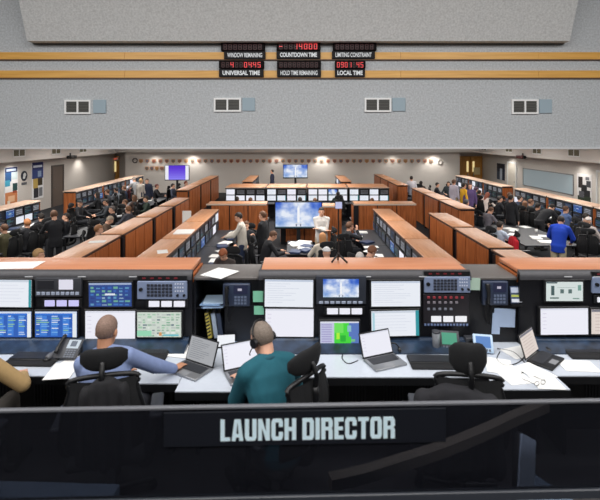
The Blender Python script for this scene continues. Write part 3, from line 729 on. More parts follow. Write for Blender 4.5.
def pose(name, kind, lean=.1, look=(0, 0), hl=(-.2, .4, .8), hr=(.2, .4, .8), twist=0, voxel=.012, cloth=.016, pole_l=(-.7, -.3, -.6), pole_r=(.7, -.3, -.6), hd_l=None, hd_r=None, curl=.5, side_lean=0, hem=.0, feet=None, loose=1.0):
    """joints in metres, figure faces +y with its pelvis over the origin"""
    sit = kind == 'sit'; V = Vector
    P = V((0, 0, .57)) if sit else V((0, 0, .95))
    up = V((math.sin(side_lean), math.sin(lean)*math.cos(side_lean), math.cos(lean)*math.cos(side_lean))).normalized()
    ax = V((math.cos(twist), math.sin(twist), 0)); ax = (ax-up*ax.dot(up)).normalized(); ay = up.cross(ax)
    ax0 = V((1, 0, 0)); ay0 = V((0, 1, 0))
    S = P+up*.48; N = P+up*.53
    hp, hy = look
    hu = (Matrix.Rotation(-hp, 3, 'X') @ V((0, 0, 1))); hu = (hu*.8+up*.2).normalized()
    HM = Matrix.Rotation(hy, 3, 'Z') @ Matrix.Rotation(-hp, 3, 'X')
    H = N+hu*.155+ay*.015
    shl, shr = S-ax*.175, S+ax*.175
    el, wl = ik(shl, hl, .29, .26, V(pole_l)); er, wr = ik(shr, hr, .29, .26, V(pole_r))
    if sit:
        knees = [P+V((s*.12, .42, .02)) for s in (-1, 1)]; ank = [V((s*.13, .44, .09)) for s in (-1, 1)]
    else:
        ank = [V((s*.10, .02*s, .09)) for s in (-1, 1)]; knees = [V((s*.10, .035, .50)) for s in (-1, 1)]
    hips = [P+V((s*.095, 0, -.02)) for s in (-1, 1)]
    def torso(mb, g, b0=-.1):
        prof = [(-.10, .135, .11), (-.02, .165, .12), (.10, .15, .108), (.22, .155, .112), (.34, .178, .12), (.44, .178, .105), (.49, .13, .085), (.53, .075, .07)]
        rs = []
        for t, rx, ry in prof:
            if t < b0: continue
            k = max(0, min(1, t/.3)); a = (ax0*(1-k)+ax*k).normalized(); bb = (ay0*(1-k)+ay*k).normalized()
            rs.append(ring(P+up*t if t > 0 else P+V((0, 0, t)), rx+g, ry+g, a, bb))
        mb.loft(rs)
        for s_, sh in ((-1, shl), (1, shr)): mb.sph(sh, .054+g, 12)
    body = MB(); torso(body, -.012)
    for sh, e, w in ((shl, el, wl), (shr, er, wr)): cap(body, sh, e, .046, .038); cap(body, e, w, .038, .026)
    for s, hip, k, a in zip((-1, 1), hips, knees, ank):
        cap(body, hip, k, .076, .05); cap(body, k, a, .05, .036); cap(body, a+V((0, -.02, -.04)), a+V((0, .14, -.055)), .035, .028)
    for s_ in (shl, shr): cap(body, N+up*.02, s_-up*.01, .05, .045)
    head_blob(body, H, HM, N)
    for w, e, s, dd in ((wl, el, -1, hd_l), (wr, er, 1, hd_r)):
        d = (w-e).normalized()
        if dd: d = V(dd).normalized()
        nr = V((0, 0, 1)) if abs(d.z) < .8 else V((s*1.0, .2, 0)); hand(body, w, d, nr, s, curl)
    top = MB(); torso(top, .012*loose, -.1 if not hem else -.03)
    for s_ in (shl, shr): cap(top, N+up*.0, s_.lerp(N, .1), .062*loose, .062*loose)
    if hem or not sit: top.loft([ring(P+V((0, 0, -.14)), .172, .128, ax0, ay0), ring(P+V((0, 0, .02)), .176, .133, ax0, ay0), ring(P+up*.12, .164, .122, ax0, ay0)])
    for sh, e, w in ((shl, el, wl), (shr, er, wr)): cap(top, sh, e, .058*loose, .053*loose); cap(top, e, e.lerp(w, .93), .055*loose, .040)
    tr = MB(); tr.loft([ring(P+V((0, 0, -.12)), .15, .125, ax0, ay0), ring(P, .168, .128, ax0, ay0), ring(P+up*.1, .155, .115, ax0, ay0)])
    for hip, k, a in zip(hips, knees, ank): cap(tr, hip, k, .09, .065); cap(tr, k, a+V((0, 0, .0)), .064, .05)
    sh = MB()
    for a in ank: sh.rbox(a.x-.048, a.x+.048, -.08+a.y, .2+a.y, .0, .075, .03, 3); cap(sh, a+V((0, -.01, -.03)), a+V((0, 0, .02)), .05, .045)
    POSES[name] = dict(body=remesh(body, voxel, 2, 'body'), top=remesh(top, cloth, 4, 'shirt'), trousers=remesh(tr, cloth, 4, 'trousers'), shoes=sh.mesh('shoes', plain('shoe_black', (22, 20, 20), .4)),
                       H=H, HM=HM, N=N, up=up, headtop=H.z+.12, kind=kind, wl=wl, wr=wr, el=el, er=er, shl=shl, shr=shr, P=P, ax=ax, ay=ay)
    return POSES[name]
SKIN = {'fair': plain('skin_fair', (214, 164, 138), .55), 'tan': plain('skin_tan', (186, 134, 104), .55), 'dark': plain('skin_dark', (120, 80, 60), .55)}
def clothm(c): return plain('cloth_%d_%d_%d' % c, c, .9, noise=.05, scale=30)
def hairm(c): return plain('hair_%d_%d_%d' % c, c, .7, noise=.3, scale=120)
def body_parts(t, P, top, trous, hair, hcol, skin='fair', topname='shirt', face=False):
    for key, nm, m in (('body', 'body', SKIN[skin]), ('top', topname, top), ('trousers', 'trousers', trous)):
        me = P[key]
        if not me.materials: me.materials.append(m)
        o = link(nm, me, t); set_mat(o, m)
    link('shoes', P['shoes'], t)
    hm = HAIR[hair]
    if not hm.materials: hm.materials.append(hairm(hcol))
    M = Matrix.Translation(P['H']) @ P['HM'].to_4x4()
    o = link('cap' if hair == 'cap' else 'hair', hm, t); set_mat(o, hairm(hcol)); o.matrix_local = M
    if face:
        for nm, me in (('eyes', EYES), ('mouth', MOUTH)): o = link(nm, me, t); o.matrix_local = M
def person(px, py, pname, face, hair, hcol, tcol, bcol, label, seat=None, skin='fair', topname='shirt', show_face=False, scale=1.0, group=None):
    P = POSES[pname]; zt = P['headtop']*scale; Y = F*(ZC-zt)/(py-HY); X = (px-CX)*Y/F
    a = R(face); h = P['H']*scale; rx, ry = h.x*math.cos(a)-h.y*math.sin(a), h.x*math.sin(a)+h.y*math.cos(a)
    t = thing('person', label, 'person', (X-rx, Y-ry, 0), a, group); t.scale = (scale,)*3
    body_parts(t, P, clothm(tcol), clothm(bcol), hair, hcol, skin, topname, show_face)
    if P['kind'] == 'sit' and seat:
        o = .0
        chair(X-rx, Y-ry, 0, a, 'black office chair under %s' % seat, 'chairs in the main room')
    return t
pose('stand', 'stand', 0, (0, 0), (-.24, .06, .88), (.24, .06, .88), voxel=.013)
pose('folded', 'stand', -.02, (.05, 0), (.1, .2, 1.2), (-.1, .23, 1.16), pole_l=(-.35, .1, -1), pole_r=(.35, .1, -1), hd_l=(1, 0, .2), hd_r=(-1, 0, .1), voxel=.013)
pose('reach', 'stand', .08, (.35, 0), (-.16, .42, 1.15), (.16, .42, 1.12), voxel=.013)
pose('bend', 'stand', .95, (.8, 0), (-.24, .62, .78), (.24, .62, .78), voxel=.013, pole_l=(-1, 0, .2), pole_r=(1, 0, .2), loose=1.15)
pose('stoop', 'stand', .5, (.55, 0), (-.2, .55, .98), (.2, .55, .98), voxel=.013, loose=1.2)
pose('sit', 'sit', .08, (.08, 0), (-.19, .42, .79), (.19, .42, .79), voxel=.013, hd_l=(0, 1, -.1), hd_r=(0, 1, -.1))
pose('sit_down', 'sit', .3, (.6, 0), (-.16, .5, .79), (.16, .5, .79), voxel=.013, hd_l=(0, 1, -.1), hd_r=(0, 1, -.1))
pose('sit_back', 'sit', -.14, (0, .35), (-.2, .22, .68), (.2, .22, .68), voxel=.013, hd_l=(0, 1, 0), hd_r=(0, 1, 0))
pose('sit_chin', 'sit', .26, (.15, 0), (-.19, .42, .79), (.05, .36, 1.12), voxel=.013, hd_l=(0, 1, -.1), hd_r=(-.2, .1, 1))

BLK = (26, 27, 32); DK = (34, 36, 42); NAVY = (32, 40, 62); GRY = (104, 104, 108); BRN = (92, 62, 42); DKH = (40, 32, 28); BLO = (176, 140, 96); JEAN = (40, 52, 80); KHA = (150, 136, 112); RED_H = (150, 84, 50)
G1 = 'people at the consoles'
def pp(*a, **k): return person(*a, **k)
# --- centre of the room
pp(238.5, 212.5, 'reach', 90, 'short', DKH, (196, 190, 180), JEAN, 'person in pale grey long sleeves and jeans standing at the left inner consoles', topname='sweater', show_face=True)
pp(246, 221, 'sit', 170, 'short', BRN, DK, DK, 'person in dark jacket seated just behind the standing person in pale grey', 'the person behind the pale grey sweater', show_face=True)
pp(262.5, 211, 'folded', 70, 'short', BRN, BLK, BLK, 'person in black suit standing left of the large television', topname='jacket', show_face=True)
pp(273, 231, 'sit_down', -70, 'short', BRN, BLK, DK, 'person in black jacket leaning forward below the large television', 'the person leaning below the television')
pp(223, 249, 'sit_down', 165, 'full', RED_H, (60, 52, 50), DK, 'person with reddish hair seated close behind the orange console top, left of centre', 'the person with reddish hair', show_face=True)
pp(321.5, 207.3, 'folded', 180, 'short', DKH, (184, 180, 176), (158, 142, 120), 'person in white shirt and tan trousers standing with folded arms by the large television', show_face=True)
pp(322.5, 233, 'sit', 15, 'long', (196, 140, 92), (214, 204, 190), KHA, 'person with long blond hair seated before the folded arms person', 'the person with long blond hair')
pp(326.5, 247, 'sit', 20, 'cap', (226, 226, 228), (226, 228, 230), DK, 'person in white cap and white shirt just behind the orange console top', 'the person in the white cap')
pp(350, 222, 'sit_chin', -75, 'full', BRN, BLK, DK, 'person with brown hair in black leaning toward the right inner consoles', 'the brown haired person in black')
pp(372, 246, 'sit_down', -60, 'full', (120, 78, 54), (60, 56, 60), DK, 'person with chestnut hair bent over papers at the right inner consoles', 'the person with chestnut hair')
pp(360, 252, 'sit', -40, 'crop', (206, 200, 196), (200, 200, 204), DK, 'person with white hair just behind the console top, right of the tripod', 'the white haired person')
chair(1.05, 11.6, 0, R(20), 'empty dark chair right of the folded arms person', 'chairs in the main room')
# --- left room
pp(4, 224, 'sit', 80, 'short', BRN, (70, 66, 44), DK, 'person in olive shirt at the left picture edge by the near left wall consoles', 'the person in olive')
pp(27, 219, 'sit', 70, 'full', (172, 112, 68), BLK, DK, 'person with orange hair in black seated at the near left wall consoles', 'the person with orange hair')
pp(41, 213, 'sit', 60, 'short', DKH, BLK, DK, 'person with dark hair in black seated right of the orange haired person', 'the dark haired person by the orange hair')
pp(54, 210.5, 'reach', 40, 'full', BRN, BLK, BLK, 'person with brown hair in black standing in the left room near its console end', topname='jacket')
pp(66, 213, 'sit_back', 100, 'short', DKH, DK, DK, 'person in dark clothes seated at the wooden end of the left wall consoles', 'the person at the wooden end')
pp(39, 249, 'sit', -75, 'full', BLO, (60, 54, 50), DK, 'person with light blond hair close behind the left orange console top', 'the light blond person')
pp(110, 216, 'sit_down', -80, 'short', (150, 136, 120), (92, 74, 62), DK, 'person with grey blond hair at the second left aisle console', 'the grey blond person')
pp(99, 225, 'sit', -70, 'full', (140, 96, 62), (110, 84, 66), DK, 'person in brown at the nearest left aisle console', 'the person in brown')
chair(-5.7, 13.0, 0, R(-120), 'empty dark chair turned away beside the grey blond person', 'chairs in the main room')
pp(134, 177, 'reach', 60, 'short', (130, 120, 112), (150, 150, 152), DK, 'person in grey shirt standing at the far end of the left wall consoles')
pp(141, 178.5, 'stand', -20, 'short', BLO, (176, 168, 160), KHA, 'person in beige shirt standing right of the grey shirted person in the left room')
pp(147, 178.5, 'stand', 200, 'short', DKH, NAVY, BLK, 'person in navy standing below and left of the purple screen')
pp(157, 184, 'sit', -80, 'short', (84, 40, 34), BLK, DK, 'person with dark red hair seated under the purple screen', 'the dark red haired person')
pp(173, 183.5, 'sit_back', -95, 'short', DKH, (60, 66, 84), DK, 'person in slate blue seated right of the purple screen stand', 'the person in slate blue')
pp(186, 181, 'sit', -90, 'short', (120, 60, 48), DK, DK, 'person with auburn hair just over the far left aisle consoles', 'the auburn haired person')
lw = [(97, 192, BLK, 'long', DKH, 'person with long dark hair in black'), (107, 189.5, (60, 62, 70), 'short', BRN, 'person in charcoal'), (116, 187.5, (120, 124, 132), 'short', DKH, 'person in mid grey'), (124, 185.5, NAVY, 'full', BRN, 'person in dark blue'), (130, 184, (96, 50, 54), 'short', BRN, 'person in maroon')]
for px, py, tc, hs, hc, d in lw: pp(px, py, 'sit', rng.choice((75, 90, 100)), hs, hc, tc, DK, d+' seated in the far left wall console row', 'the '+d[7:]+' in the far left row', group=G1)
lc = [(80, 200, BLK, 'cap', (30, 30, 34), 'person in black cap'), (106, 199, (46, 50, 56), 'short', DKH, 'person in dark slate'), (125, 199.5, (196, 196, 200), 'short', BRN, 'person in white'), (134, 195, (70, 54, 48), 'long', BRN, 'person with long hair in dark brown'), (146, 196, (40, 54, 46), 'short', DKH, 'person in dark green'), (112, 206, BLK, 'short', (96, 90, 88), 'person with grey hair in black'), (128, 206, (84, 86, 96), 'full', (122, 84, 56), 'person in lead grey')]
for px, py, tc, hs, hc, d in lc: pp(px, py, 'sit', rng.choice((-60, -95, 70, 120)), hs, hc, tc, DK, d+' seated in the crowd of the left room', 'the '+d[7:]+' in the left crowd', group=G1)
# --- far centre
pp(272, 169.5, 'stand', 80, 'short', DKH, (36, 40, 60), BLK, 'person in dark navy standing left of the back wall television', topname='jacket')
for px, py, tc, hc, d in ((237, 196.5, BLK, DKH, 'first'), (250.5, 197.5, (50, 54, 64), BRN, 'second'), (300, 197, DK, DKH, 'third'), (315, 198, (70, 74, 86), BRN, 'fourth'), (338, 191.5, (40, 54, 50), DKH, 'fifth'), (372, 198, (150, 150, 156), BRN, 'last')):
    pp(px, py, 'sit', rng.uniform(-12, 12), 'short', hc, tc, DK, 'person seen from behind at the white screen row, %s from left' % d, 'the %s viewer of the white screens' % d, group='viewers of the white screens')
pp(411.5, 176, 'stand', -10, 'short', DKH, (196, 194, 202), BLK, 'person in white shirt standing with back to us right of the centre')
pp(421, 181, 'sit', -30, 'full', DKH, (62, 46, 42), DK, 'person with dark hair seated right of the standing white shirt', 'the person right of the white shirt')
# --- right room
pp(437.5, 182.5, 'sit', -100, 'short', DKH, DK, DK, 'person in charcoal seated left end of the group below the double doors', 'the charcoal person by the double doors')
pp(448.5, 181.5, 'sit_back', 150, 'short', DKH, (44, 52, 56), DK, 'person in dark teal seated second in the group below the double doors', 'the dark teal person by the double doors')
pp(454, 179.5, 'stand', -60, 'full', BRN, (186, 180, 194), KHA, 'person in pale lilac shirt standing left of the yellow top')
pp(464, 183, 'stand', -80, 'short', DKH, (226, 172, 44), BLK, 'person in yellow top standing in the right room')
pp(470, 183.5, 'stand', 160, 'long', (70, 44, 46), (84, 66, 110), BLK, 'person in purple top right of the yellow top')
pp(476, 187, 'sit', -75, 'full', (70, 48, 66), (38, 62, 52), DK, 'person in dark green seated right of the purple top', 'the person in dark green right of purple')
pp(479.5, 190, 'sit', -70, 'short', DKH, (128, 42, 62), DK, 'person in maroon seated in the right room below the double doors', 'the person in maroon')
pp(487.5, 192.5, 'sit_down', -60, 'long', (130, 70, 50), (220, 206, 200), DK, 'person in pale pink seated right of the maroon person', 'the person in pale pink')
pp(466.5, 199.5, 'sit', -80, 'full', (84, 82, 84), (70, 70, 76), DK, 'person with thick grey hair behind the wooden end in the right room', 'the person with thick grey hair')
pp(491, 207, 'sit_down', -70, 'short', BRN, (112, 108, 116), DK, 'person in grey plaid shirt seated left of the red jacket', 'the person in grey plaid')
pp(500, 221, 'sit', -65, 'short', DKH, (190, 202, 220), DK, 'person in pale blue seated at the right aisle console', 'the person in pale blue')
pp(511, 194.5, 'stand', -60, 'short', DKH, BLK, BLK, 'person in black standing in the middle of the right room', topname='jacket')
pp(525, 201, 'sit', -50, 'long', (116, 78, 54), (60, 46, 40), DK, 'person with long brown hair seated right of the standing person in black', 'the long brown hair in the right room')
pp(538, 203, 'sit', -70, 'short', DKH, (40, 40, 44), DK, 'person in charcoal with dark hair left of the bulky black jacket', 'the charcoal person left of the bulky jacket')
pp(552, 204, 'bend', -70, 'short', DKH, BLK, BLK, 'person in bulky black jacket bending to the right wall consoles', topname='jacket')
pp(561, 216, 'stoop', -40, 'short', DKH, (22, 66, 186), (190, 178, 150), 'person in bright blue jacket and khaki trousers bending over', topname='jacket')
pp(566, 206, 'sit', -80, 'short', BRN, (84, 106, 150), DK, 'person in blue plaid shirt at the right wall consoles', 'the person in blue plaid')
pp(588, 217, 'sit_back', -60, 'cap', (168, 160, 156), (150, 142, 140), DK, 'person in grey hooded top at the right picture edge', 'the person in the grey hood')
rc = [(500, 196, BLK, 'short', DKH, 'person in jet black'), (510, 192.5, (62, 58, 70), 'full', BRN, 'person in plum grey'), (520, 195.5, (50, 60, 84), 'short', DKH, 'person in indigo'), (531, 199, (40, 46, 44), 'short', BRN, 'person in green black'), (586, 213, (56, 54, 58), 'short', DKH, 'person in soot grey')]
for px, py, tc, hs, hc, d in rc: pp(px, py, 'sit', rng.choice((-70, -95, -80)), hs, hc, tc, DK, d+' seated in the crowd of the right room', 'the '+d[7:]+' in the right crowd', group=G1)
# empty chairs and the red jacket
ch = chair(5.95, 11.6, 0, R(-100), 'black office chair under the red jacket', 'chairs in the main room')
mb = MB(); mb.loft([ring(Vector((0, 0, z)), rx, ry, Vector((1, 0, 0)), Vector((0, 1, 0))) for z, rx, ry in ((-.52, .24, .08), (-.3, .25, .1), (-.1, .23, .09), (0, .2, .07), (.05, .1, .05))])
for s in (-1, 1): cap(mb, (s*.21, 0, -.05), (s*.25, -.03, -.45), .065, .06)
JK = remesh(mb, .014, 4, 'jacket')
for v in JK.vertices: v.co.y += .012*math.sin(v.co.x*55+v.co.z*6)*min(1, -v.co.z*4+.2)
JK.materials.append(clothm((196, 30, 44)))
def jacket(x, y, z, rz, m, label, sc=1):
    o = link('jacket', JK, None, (x, y, z), rz); o.scale = (sc,)*3; set_mat(o, m); return tag(o, label, 'jacket')
jacket(5.95-.36, 11.6+.06, 1.05, R(-100), clothm((196, 30, 44)), 'red jacket hung on a chair back in the right room')
for i, (x, y, rz, l) in enumerate(((8.7, 11.5, -80, 'nearest empty dark chair by the right wall consoles'), (7.9, 12.2, -40, 'empty dark chair under the bending person in bright blue'), (-8.3, 11.6, 90, 'nearest empty dark chair by the left wall consoles'), (-6.5, 16.1, 160, 'empty dark chair behind the left room table'))):
    chair(x, y, 0, R(rz), l, 'chairs in the main room')

# clutter in the main room
paper(-4.35, 9.75, 1.401, .34, .22, 12, 'white paper sheets on the nearest left aisle console top')
paper(-2.72, 10.75, 1.401, .42, .5, 3, 'white paper pile on the second left inner console top', h=.02)
paper(-2.68, 8.9, 1.401, .0+.2, .28, 20, 'single sheet on the nearest left inner console top')
t = thing('standing_sign', 'narrow white upright panel standing in the left aisle', 'sign', (atZ(184.5, 222, .3).x*0-3.36, 13.6, 0))
MB().box(-.13, .13, -.02, .02, .95, 1.45).build('panel', PAPER, t); MB().cyl((0, .03, 0), (0, .03, 1.2), .02).build('post', PLAST, t); MB().cyl((0, 0, 0), (0, 0, .03), .18, n=20).build('base', PLAST, t)
k = 0
def scatter(n, x0, x1, y0, y1, z, where):
    for i in range(n):
        x, y = rng.uniform(x0, x1), y0+(y1-y0)*(i+.5)/n; kind = rng.random()
        if kind < .62:
            paper(x, y, z, rng.uniform(.2, .34), rng.uniform(.22, .4), rng.uniform(0, 180), 'white papers on %s, %s from the near end' % (where, ordinal(i+1)), h=rng.choice((.004, .012, .03)), group='loose papers in the main room')
        elif kind < .8:
            t = thing('paper_cup', 'pale paper cup on %s, %s item from the near end' % (where, ordinal(i+1)), 'cup', (x, y, z), 0, 'cups in the main room')
            MB().lathe([(0, 0), (.03, 0), (.042, .11), (.038, .11), (.03, .01)], 14).build('cup', PAPER, t); MB().lathe([(0, .118), (.043, .116), (.044, .106)], 14).build('lid', plain('cup_lid', (70, 50, 44), .5), t)
        else:
            t = thing('binder', 'dark ring binder lying on %s, %s item from the near end' % (where, ordinal(i+1)), 'binder', (x, y, z), rng.uniform(0, 3), 'binders in the main room')
            MB().rbox(-.14, .14, -.16, .16, 0, .05, .006, 1).build('cover', plain('binder_blue', (50, 64, 96), .5), t); MB().box(-.13, .135, -.15, .15, .008, .042).build('pages', PAPER, t)
scatter(13, -2.15, -1.85, 8.2, 14.1, .731, 'the left inner console desk')
scatter(13, 1.75, 2.0, 8.2, 14.1, .731, 'the right inner console desk')
scatter(9, -.15, .25, 11.35, 12.65, .741, 'the small centre table')
scatter(8, -6.7, -6.0, 13.5, 15.1, .741, 'the left room table')
scatter(6, -7.4, -6.6, 19.4, 21.5, .741, 'the far left room table')
scatter(9, 6.4, 7.4, 12.4, 14.8, .741, 'the right room table')
scatter(6, 6.6, 7.2, 19.0, 21.0, .741, 'the far right room table')
scatter(12, 9.15, 9.5, 12.4, 20.0, .731, 'the right wall console desk')
scatter(10, -9.1, -8.8, 11.4, 16.0, .731, 'the left wall console desk')
scatter(8, -5.1, -4.9, 8.5, 12.6, .731, 'the left aisle console desk')
scatter(9, 4.75, 4.95, 7.8, 13.4, .731, 'the right aisle console desk')

# ------------------------------------------------------------------ directors' consoles in the foreground
PY = 4.45; PM = F/PY
def fx(px): return (px-CX)/PM
def fz(py): return ZC-(py-HY)/PM
ZT = 2.33; ZD = 1.60
def big_console(name_label, xa, xb, left_end, right_end):
    t = thing('director_console', name_label, 'console', (0, 0, 0), 0, 'directors consoles')
    m = MB().box(xa+.02, xb-.02, PY+.045, 4.95, ZP, ZT-.05)
    m.box(xa, xb, PY+.02, PY+.05, ZD-.02, ZT-.04)
    m.build('carcass', FRAME, t)
    bp = MB(); n = max(1, round((xb-xa)/.7)); w = (xb-xa-.04)/n
    for k in range(n): bp.rbox(xa+.02+k*w+.005, xa+.02+(k+1)*w-.005, 4.95, 4.975, ZP+.05, ZT-.05, .004, 1)
    bp.build('back_panel', WSIDE, t)
    tp = MB().rbox(xa+.02, xb-.02, PY+.06, 4.985, ZT-.045, ZT, .012, 3).build('top', WTOPN, t)
    rm = MB(); prof = []
    for k in range(9): a = R(90-k*22.5*.5*1.05); prof.append((PY+.075-.07*math.cos(math.pi/2-a*0) if False else PY+.065-.065*math.sin(R(k*11.25)), ZT-.062+.064*math.cos(R(k*11.25))))
    prof += [(PY+.0, ZT-.085), (PY+.065, ZT-.085)]
    rm.prism(prof, xa, xb, 'yz'); rm.build('front_rim', RIM, tp)
    for x0, x1, on in ((xa-.005, xa+.02, left_end), (xb-.02, xb+.005, right_end)):
        MB().box(x0, x1, PY+.06, 4.96, ZP, ZT-.13).build('end_panel', FRAME, t); MB().box(x0, x1, PY+.08, 4.96, ZT-.13, ZT-.055).build('end_trim', WSIDE if on else FRAME, t)
    return t
def kick(t, xa, xb):
    MB().prism([(PY+.02, ZD), (PY-.19, ZD), (PY-.19, ZD+.012), (PY-.03, fz(339)), (PY-.005, fz(337.5)), (PY+.02, fz(337.5))], xa, xb, 'yz').build('lower_fascia', plain('steel_blue_fascia', (33, 48, 68), .3, noise=.6, scale=9), t)
def pmon(t, x0, y0, x1, y1, kind, seed, tilt=0, dy=0, name='monitor', bez=.016):
    return monitor(t, fx(x0), fx(x1), fz(y1), fz(y0), PY-.012-dy, kind, random.Random(seed), name, bez, .03+dy, R(tilt))
def minis(t, xs, y0, y1, c=(236, 236, 250), label=None):
    p = MB().rbox(fx(xs[0][0]-3), fx(xs[-1][1]+3), PY-.004, PY+.02, fz(y1+1.6), fz(y0-1.6), .004, 1).build('indicator_strip', PLAST, t)
    for a, b in xs: MB().rbox(fx(a), fx(b), PY-.012, PY, fz(y1), fz(y0), .003, 1).build('indicator_screen', emit('mini_%d%d%d' % c, c, .95), p)
def comm_panel(t, x0, y0, x1, y1, side_r=True):
    p = MB().rbox(fx(x0), fx(x1), PY-.012, PY+.02, fz(y1), fz(y0), .005, 1).build('comm_panel', plain('comm_panel_grey', (128, 142, 172), .4), t)
    w = fx(x1)-fx(x0); h = fz(y0)-fz(y1); bx = fx(x0)+w*.2; bz = fz(y1)+h*.16; b = MB(); led = MB()
    for i in range(7):
        for j in range(4):
            b.rbox(bx+i*w*.075, bx+i*w*.075+w*.058, PY-.02, PY-.01, bz+j*h*.185, bz+j*h*.185+h*.14, .002, 1)
    b.build('keypad', plain('key_dark', (44, 48, 60), .4), p)
    for i in range(4):
        for j in range(3): led.box(bx+i*w*.05+w*.56, bx+i*w*.05+w*.585, PY-.015, PY-.01, bz+j*h*.2+h*.26, bz+j*h*.2+h*.34)
    led.build('small_keys', plain('key_pale', (206, 212, 226), .4), p)
    k = MB()
    for i in range(2): k.cyl((bx+w*(.62+.13*i), PY-.03, bz+h*.08), (bx+w*(.62+.13*i), PY-.01, bz+h*.08), .012, n=12)
    k.build('knobs', PLAST, p); MB().cyl((fx(x0)+w*.08, PY-.03, bz+h*.4), (fx(x0)+w*.08, PY-.01, bz+h*.4), .018, n=12).build('speaker_knob', PLAST, p)
    r = MB()
    for i in range(5): r.box(fx(x0)+w*(.1+.16*i), fx(x0)+w*(.17+.16*i), PY-.008, PY, fz(y0)+.022, fz(y0)+.036)
    s = MB().box(fx(x0), fx(x1), PY-.003, PY+.02, fz(y0)+.008, fz(y0)+.05).build('switch_strip', PLAST, t)
    r.build('red_indicators', emit('switch_red', (150, 50, 60), .5), s)
def plug(t, xs, py=276.8):
    for x in xs: MB().rbox(fx(x-4), fx(x+4), PY-.01, PY+.01, fz(py+.6), fz(py-.6), .003, 1).build('label_strip', plain('label_grey', (150, 152, 156), .5), t)
# left console
LC = big_console('left director console with blue and white screens under an orange top', fx(-70), fx(191.5), False, True)
kick(LC, fx(-66), fx(189))
pmon(LC, -4, 279.5, 32, 306.5, 'teal', 1, .6); pmon(LC, -6, 311, 32, 336.5, 'blue', 2)
up = MB().rbox(fx(36), fx(82), PY-.02, PY+.02, fz(296), fz(277.5), .006, 2).build('intercom_unit', DPLAST, LC)
MB().rbox(fx(38.5), fx(55), PY-.026, PY-.01, fz(288.5), fz(279.5), .004, 1).build('speaker_grille', plain('grille_black', (24, 26, 34), .6), up)
MB().box(fx(60), fx(74), PY-.024, PY-.01, fz(288.8), fz(279)).build('intercom_screen', emit('intercom_white', (232, 230, 244), .9), up)
b = MB()
for i in range(9): b.rbox(fx(38+i*4.8), fx(41.6+i*4.8), PY-.028, PY-.015, fz(294.2), fz(291.2), .002, 1)
b.build('intercom_keys', plain('key_blue_grey', (156, 166, 186), .4), up)
minis(LC, [(45, 55), (57, 67), (69, 79)], 300, 306, (206, 202, 250))
pmon(LC, 36, 311, 77.5, 336.5, 'blue', 3); pmon(LC, 89.5, 282.5, 132, 306, 'grid', 4, -.5); pmon(LC, 86, 310.5, 135.5, 338, 'white', 5)
comm_panel(LC, 137.5, 281, 187, 299); minis(LC, [(149, 159.5), (161.5, 172), (174, 185)], 300.8, 306.6, (240, 240, 250))
pmon(LC, 138.5, 311, 182, 335.5, 'sched', 6, 0, .02); plug(LC, (29, 82, 133))
# centre console
CC = big_console('centre director console with white screens, rocket picture and green map', fx(258.5), fx(471.5), False, True)
kick(CC, fx(262), fx(469))
pmon(CC, 265, 279, 313, 306, 'doc', 7, .8, .01); pmon(CC, 265.5, 308.5, 313.5, 336, 'white', 8, .5)
u = MB().rbox(fx(316), fx(366), PY-.016, PY+.02, fz(303.5), fz(275.5), .006, 2).build('video_unit', plain('video_unit_grey', (46, 50, 60), .4), CC)
link('screen', screen_mesh('sky', fx(323), fx(358.5), fz(297), fz(278.5), PY-.02, random.Random(3)), u)
b = MB()
for i in range(8): b.rbox(fx(319+i*5.6), fx(323+i*5.6), PY-.024, PY-.01, fz(303), fz(300.6), .002, 1)
b.build('video_keys', plain('key_blue_grey', (156, 166, 186), .4), u)
minis(CC, [(327, 338), (339.5, 350), (351.5, 362)], 308, 314, (240, 240, 250))
pmon(CC, 320, 319, 358, 343.5, 'map', 9, 0, .05)
pmon(CC, 371, 280.5, 419.5, 305.5, 'doc', 10, -.3, .01); pmon(CC, 371, 309.5, 418, 334.5, 'teal', 11, -1.2, .02)
comm_panel(CC, 424, 276.5, 470, 292.5)
p = MB().rbox(fx(423), fx(469), PY-.006, PY+.02, fz(324), fz(294), .004, 1).build('switch_panel', plain('switch_panel_black', (30, 26, 32), .45), CC)
for nm, c, y0, n in (('red_switch_bank', (150, 52, 62), 296, 7), ('pale_switch_bank', (132, 126, 134), 301, 6), ('lower_switch_bank', (120, 124, 136), 307.5, 5)):
    for i in range(n): MB().rbox(fx(427+i*5.6), fx(429.6+i*5.6), PY-.016, PY-.004, fz(y0+2.2), fz(y0), .002, 1).build('switch', plain(nm, c, .4), p)
b = MB()
for i in range(14): b.rbox(fx(424+i*3.2), fx(426+i*3.2), PY-.014, PY-.004, fz(325.5), fz(323.4), .002, 1)
b.build('toggle_row', plain('toggle_blue', (106, 124, 164), .4), p)
minis(CC, [(431, 441), (443, 453), (455, 466.5)], 315.8, 321.6, (244, 244, 248)); plug(CC, (338, 367, 423))
# right console
RC = big_console('right director console with white screens at the right picture edge', fx(520.5), fx(680), True, False)
kick(RC, fx(530), fx(676))
pmon(RC, 545.5, 281.5, 582, 300.5, 'diagram', 12, 0, 0, bez=.02); pmon(RC, 539.5, 307.5, 586.5, 333.5, 'white', 13, -.6, .01)
comm_panel(RC, 592, 277, 640, 293); pmon(RC, 590, 308.5, 634, 333, 'tan', 14, 0, .01); minis(RC, [(597, 607), (609, 620), (622, 632)], 297, 302, (236, 236, 244)); plug(RC, (568, 597))
